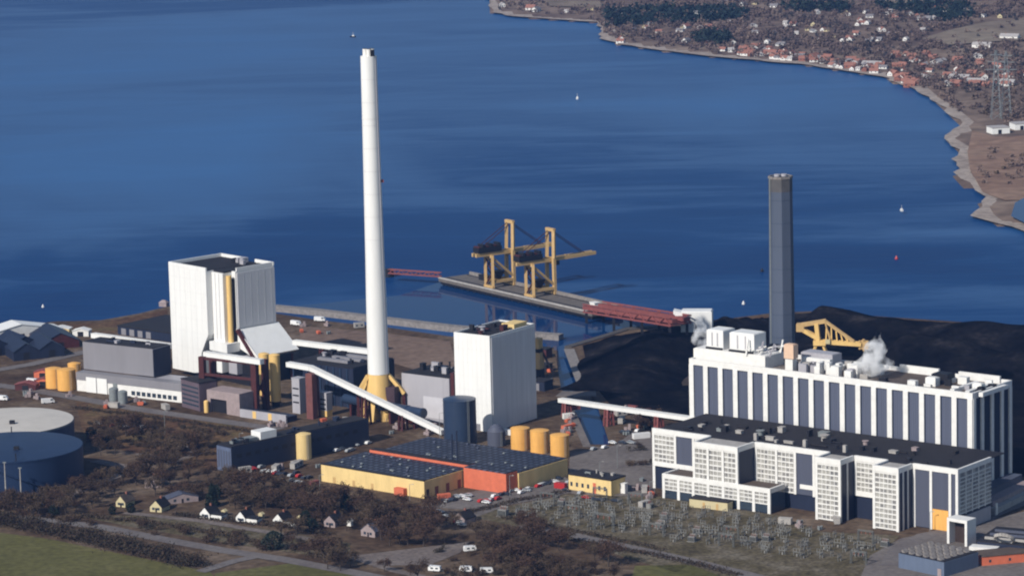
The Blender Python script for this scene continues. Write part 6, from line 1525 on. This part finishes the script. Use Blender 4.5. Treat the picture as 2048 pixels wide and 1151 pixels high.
fpoly = [(985, -6), (1000, 22), (1110, 32), (1190, 40), (1215, 76), (1310, 94), (1480, 113), (1600, 122), (1770, 146), (1840, 172), (1890, 205), (1940, 238), (2050, 250), (2050, -6)]
openp = [[(1840, 78), (1900, 60), (1980, 42), (2050, 36), (2050, 86), (1990, 88), (1900, 95)], [(1080, 0), (1200, 2), (1208, 20), (1100, 16)], [(1740, -8), (1870, -8), (1880, 9), (1740, 10)], [(1690, 45), (1740, 45), (1780, 70), (1700, 72)], [(1900, 190), (2060, 170), (2060, 262), (1950, 255)]]
cs = []
r = random.Random(91)
for x, y in scatter(fpoly, 4300, r):
    if any(inpoly(x, y, q) for q in openp) and r.random() < .93: continue
    # open lots follow a slow pattern so that roads and gardens show between the woods
    if math.sin(x * .035 + 1.3) * math.sin(y * .16 + x * .01) > .25 and r.random() < .8: continue
    c = pgt(x, y)
    if c: cs.append((c, r.uniform(2.6, 6.2)))
mass('bare_woods', cs, 'bare brown woods and gardens covering the far shore', FT)
cs = []
for P, n in (([(1215, 25), (1330, 18), (1480, 22), (1500, 40), (1380, 52), (1250, 50), (1215, 60)], 230), ([(1740, 12), (1860, 10), (1930, 14), (1950, 38), (1890, 46), (1800, 26)], 150), ([(1560, 14), (1700, 12), (1700, 26), (1580, 24)], 60), ([(1385, 72), (1450, 68), (1470, 88), (1400, 92)], 60)):
    for x, y in scatter(P, n, r):
        c = pgt(x, y)
        if c: cs.append((c, r.uniform(4, 9)))
mass('evergreen_woods', cs, 'dark evergreen plantations on the far slope', [mat('far_evergreen', (.010, .022, .022), .95, .4, .03), mat('far_evergreen_light', (.018, .030, .026), .95, .4, .03), M['needle']], 2.4, 30, 2)
cs = []
for P, n in (([(1940, 190), (2050, 165), (2050, 240), (1960, 232)], 60), ([(1960, 300), (2050, 300), (2050, 380), (1960, 370)], 26), ([(2005, 215), (2050, 205), (2050, 250), (2010, 245)], 40)):
    for x, y in scatter(P, n, r):
        c = pgt(x, y)
        if c: cs.append((c, r.uniform(2, 5)))
mass('scrub', cs, 'low scrub on the marsh at the right edge', [FT[1], M['twig2'], FT[0]], 1.3, 20, 3)
def far_house(wm, rm, w_, d_, h, rise):
    O = V3(0, 0, 0); ff = fr_ang(O, 0); g = G(); prof = [(-w_ / 2, -1.5), (w_ / 2, -1.5), (w_ / 2, h), (0, h + rise), (-w_ / 2, h)]
    g.hexa([ff.p(a, -d_ / 2, z) for a, z in prof], [ff.p(a, d_ / 2, z) for a, z in prof]); g.m = 1
    for s_ in (-1, 1):
        q = [(s_ * (w_ / 2 + .4), h - .3), (0, h + rise + .05)]
        g.hexa([ff.p(a, b, z) for (a, z), b in ((q[0], -d_ / 2 - .4), (q[1], -d_ / 2 - .4), (q[1], d_ / 2 + .4), (q[0], d_ / 2 + .4))], [ff.p(a, b, z + .3) for (a, z), b in ((q[0], -d_ / 2 - .4), (q[1], -d_ / 2 - .4), (q[1], d_ / 2 + .4), (q[0], d_ / 2 + .4))])
    g.m = 2
    for b in (-.3, .2): g.box(ff, w_ / 2 + .01, w_ / 2 + .08, d_ * b, d_ * b + 1.4, .9, 2.2); g.box(ff, -w_ / 2 - .08, -w_ / 2 - .01, d_ * b, d_ * b + 1.4, .9, 2.2)
    for a in (-.25, .1): g.box(ff, w_ * a, w_ * a + 1.2, -d_ / 2 - .08, -d_ / 2 - .01, .9, 2.2)
    g.m = 3; g.box(ff, -.4, .4, d_ * .2, d_ * .2 + .8, h + rise - .4, h + rise + .9)
    return build('far_house', g, [M[wm], M[rm], M['glass'], M['brick']])
M['farred'] = mat('weathered_red_tiles', (.27, .125, .095), .9, .3, .1); M['fargrey'] = mat('pale_slate', (.19, .18, .19), .8, .25, .1); M['fibre'] = mat('pale_fibre_roof', (.36, .34, .335), .8, .15, .1)
kinds = [('white walled red roofed house', far_house('whitec', 'farred', 7, 11, 2.8, 3)), ('white walled slate roofed house', far_house('whitec', 'fargrey', 7.5, 12, 2.8, 2.6)), ('brick house with red tiled roof', far_house('brick', 'farred', 7.5, 13, 3, 3.2)), ('cream house with dark roof', far_house('cream', 'roofb', 6.5, 9, 2.8, 2.6)), ('long white house with pale roof', far_house('whitec', 'fibre', 9, 19, 3.2, 2)), ('small white cottage', far_house('whitec', 'fibre', 6, 7, 3, 2.2))]
usedk = {}
def put_house(k, x, y, where, grp):
    c = pgt(x, y)
    if not c: return
    nm, pro = kinds[k]; lab = nm + ' ' + where; rz = R(r.choice((-30, 60, 15, 75)) + r.uniform(-12, 12))
    if k not in usedk: usedk[k] = 1; o = pro; o.location = c; o.rotation_euler = (0, 0, rz)
    else: o = dup(pro, c, rz, None, None, r.uniform(.55, .85))
    tag(o, lab, 'house', grp)
beach_row = [(1005, 14), (1062, 20), (1072, 23), (1133, 25), (1182, 20), (1225, 30), (1245, 28), (1288, 55), (1300, 50), (1318, 66), (1372, 84), (1396, 86), (1410, 90), (1445, 102), (1462, 104), (1484, 106), (1494, 108)]
for x, y in beach_row: put_house(r.choice((0, 1, 5, 3)), x, y, 'on the left half of the far coast', 'houses on the left half of the far coast')
for k in range(84):
    x = r.uniform(1480, 1830); yb = 112 + (x - 1480) * .135 + max(0, x - 1760) * .35
    put_house(r.choice((0, 0, 2, 0, 1, 5, 2)), x, yb - r.uniform(2, 20), 'in the village along the far beach', 'houses along the far beach')
for k in range(60):
    x = r.uniform(1790, 2050); put_house(r.choice((0, 2, 2, 0, 4)), x, r.uniform(112, 172) + (x - 1900) * .05, 'in the village below the pylons', 'houses below the pylons')
for k in range(104):
    x = r.uniform(1230, 2040); y = r.uniform(4, 88) + max(0, (x - 1400)) * .03
    if inpoly(x, y, openp[0]): continue
    put_house(r.choice((1, 5, 0, 1, 3, 5)), x, y, 'among bare woods on the far slope', 'houses on the far slope')
for x, y, k, lab in ((1745, 133, 4, 'bright white long house at the village beach'), (1920, 160, 4, 'long white row house at the foot of the pylons'), (1955, 168, 4, 'long white farm house below the left pylon'), (2010, 170, 4, 'white long house right of the pylons'), (1965, 95, 4, 'pale long barn on the slope above the pylons'), (2020, 78, 4, 'pale barn at the right edge of the upper pasture')):
    c = pgt(x, y); o = dup(kinds[k][1], c, R(62)); tag(o, lab, 'house', 'long white houses of the village')
for x, y, s_, lab in ((1996, 266, 1.0, 'large white flat hall on the marsh at the foot of the pylons'), (2040, 258, .9, 'second white hall at the right edge of the marsh')):
    c = pgt(x, y); ff = fr_ang(c, 12); t = thing('white_hall', c, lab, 'industrial hall'); g = G(); g.box(ff, -7 * s_, 8 * s_, -6, 8, -1, 5); build('wall', g, M['white'], t); g = G(); g.box(ff, -7.3 * s_, 8.3 * s_, -6.3, 8.3, 5.01, 5.5); build('roof', g, M['fibre'], t); g = G(); g.box(ff, -2, 1, -6.1, -6.01, 0, 3.6); build('door', g, M['dark'], t)
PT = None
for i, (x, yb, yt) in enumerate(((1992, 238, 100), (2012, 236, 102))):
    c = pgt(x, yb); h = 10
    lo, hi = 10, 300
    for _ in range(40):
        h = (lo + hi) / 2
        if proj(c + UPZ * h)[1] > yt: lo = h
        else: hi = h
    t = thing('power_pylon', c, ['pale lattice pylon at the left of a pair by the far village', 'pale lattice pylon at the right of a pair by the far village'][i], 'pylon', 'pair of lattice pylons'); b = 4.2
    ST = M['galv']
    for sx, sy in ((-1, -1), (1, -1), (1, 1), (-1, 1)): g = G(); g.bar(c + V3(sx * b, sy * b, -1), c + V3(sx * .6, sy * .6, h), .3); build('leg', g, ST, t)
    g = G(); n = 11
    for k in range(n):
        z0, z1 = h * k / n, h * (k + 1) / n; w0, w1 = b + (.6 - b) * k / n, b + (.6 - b) * (k + 1) / n
        for (p, q) in (((-1, -1), (1, -1)), ((1, -1), (1, 1)), ((1, 1), (-1, 1)), ((-1, 1), (-1, -1))): g.bar(c + V3(p[0] * w0, p[1] * w0, z0), c + V3(q[0] * w1, q[1] * w1, z1), .25)
    build('lattice', g, ST, t)
    for z, w_ in ((h * .72, 9), (h * .83, 7), (h * .93, 5)): g = G(); g.bar(c + V3(-w_, 0, z), c + V3(w_, 0, z), .5, .6); build('crossarm', g, ST, t)
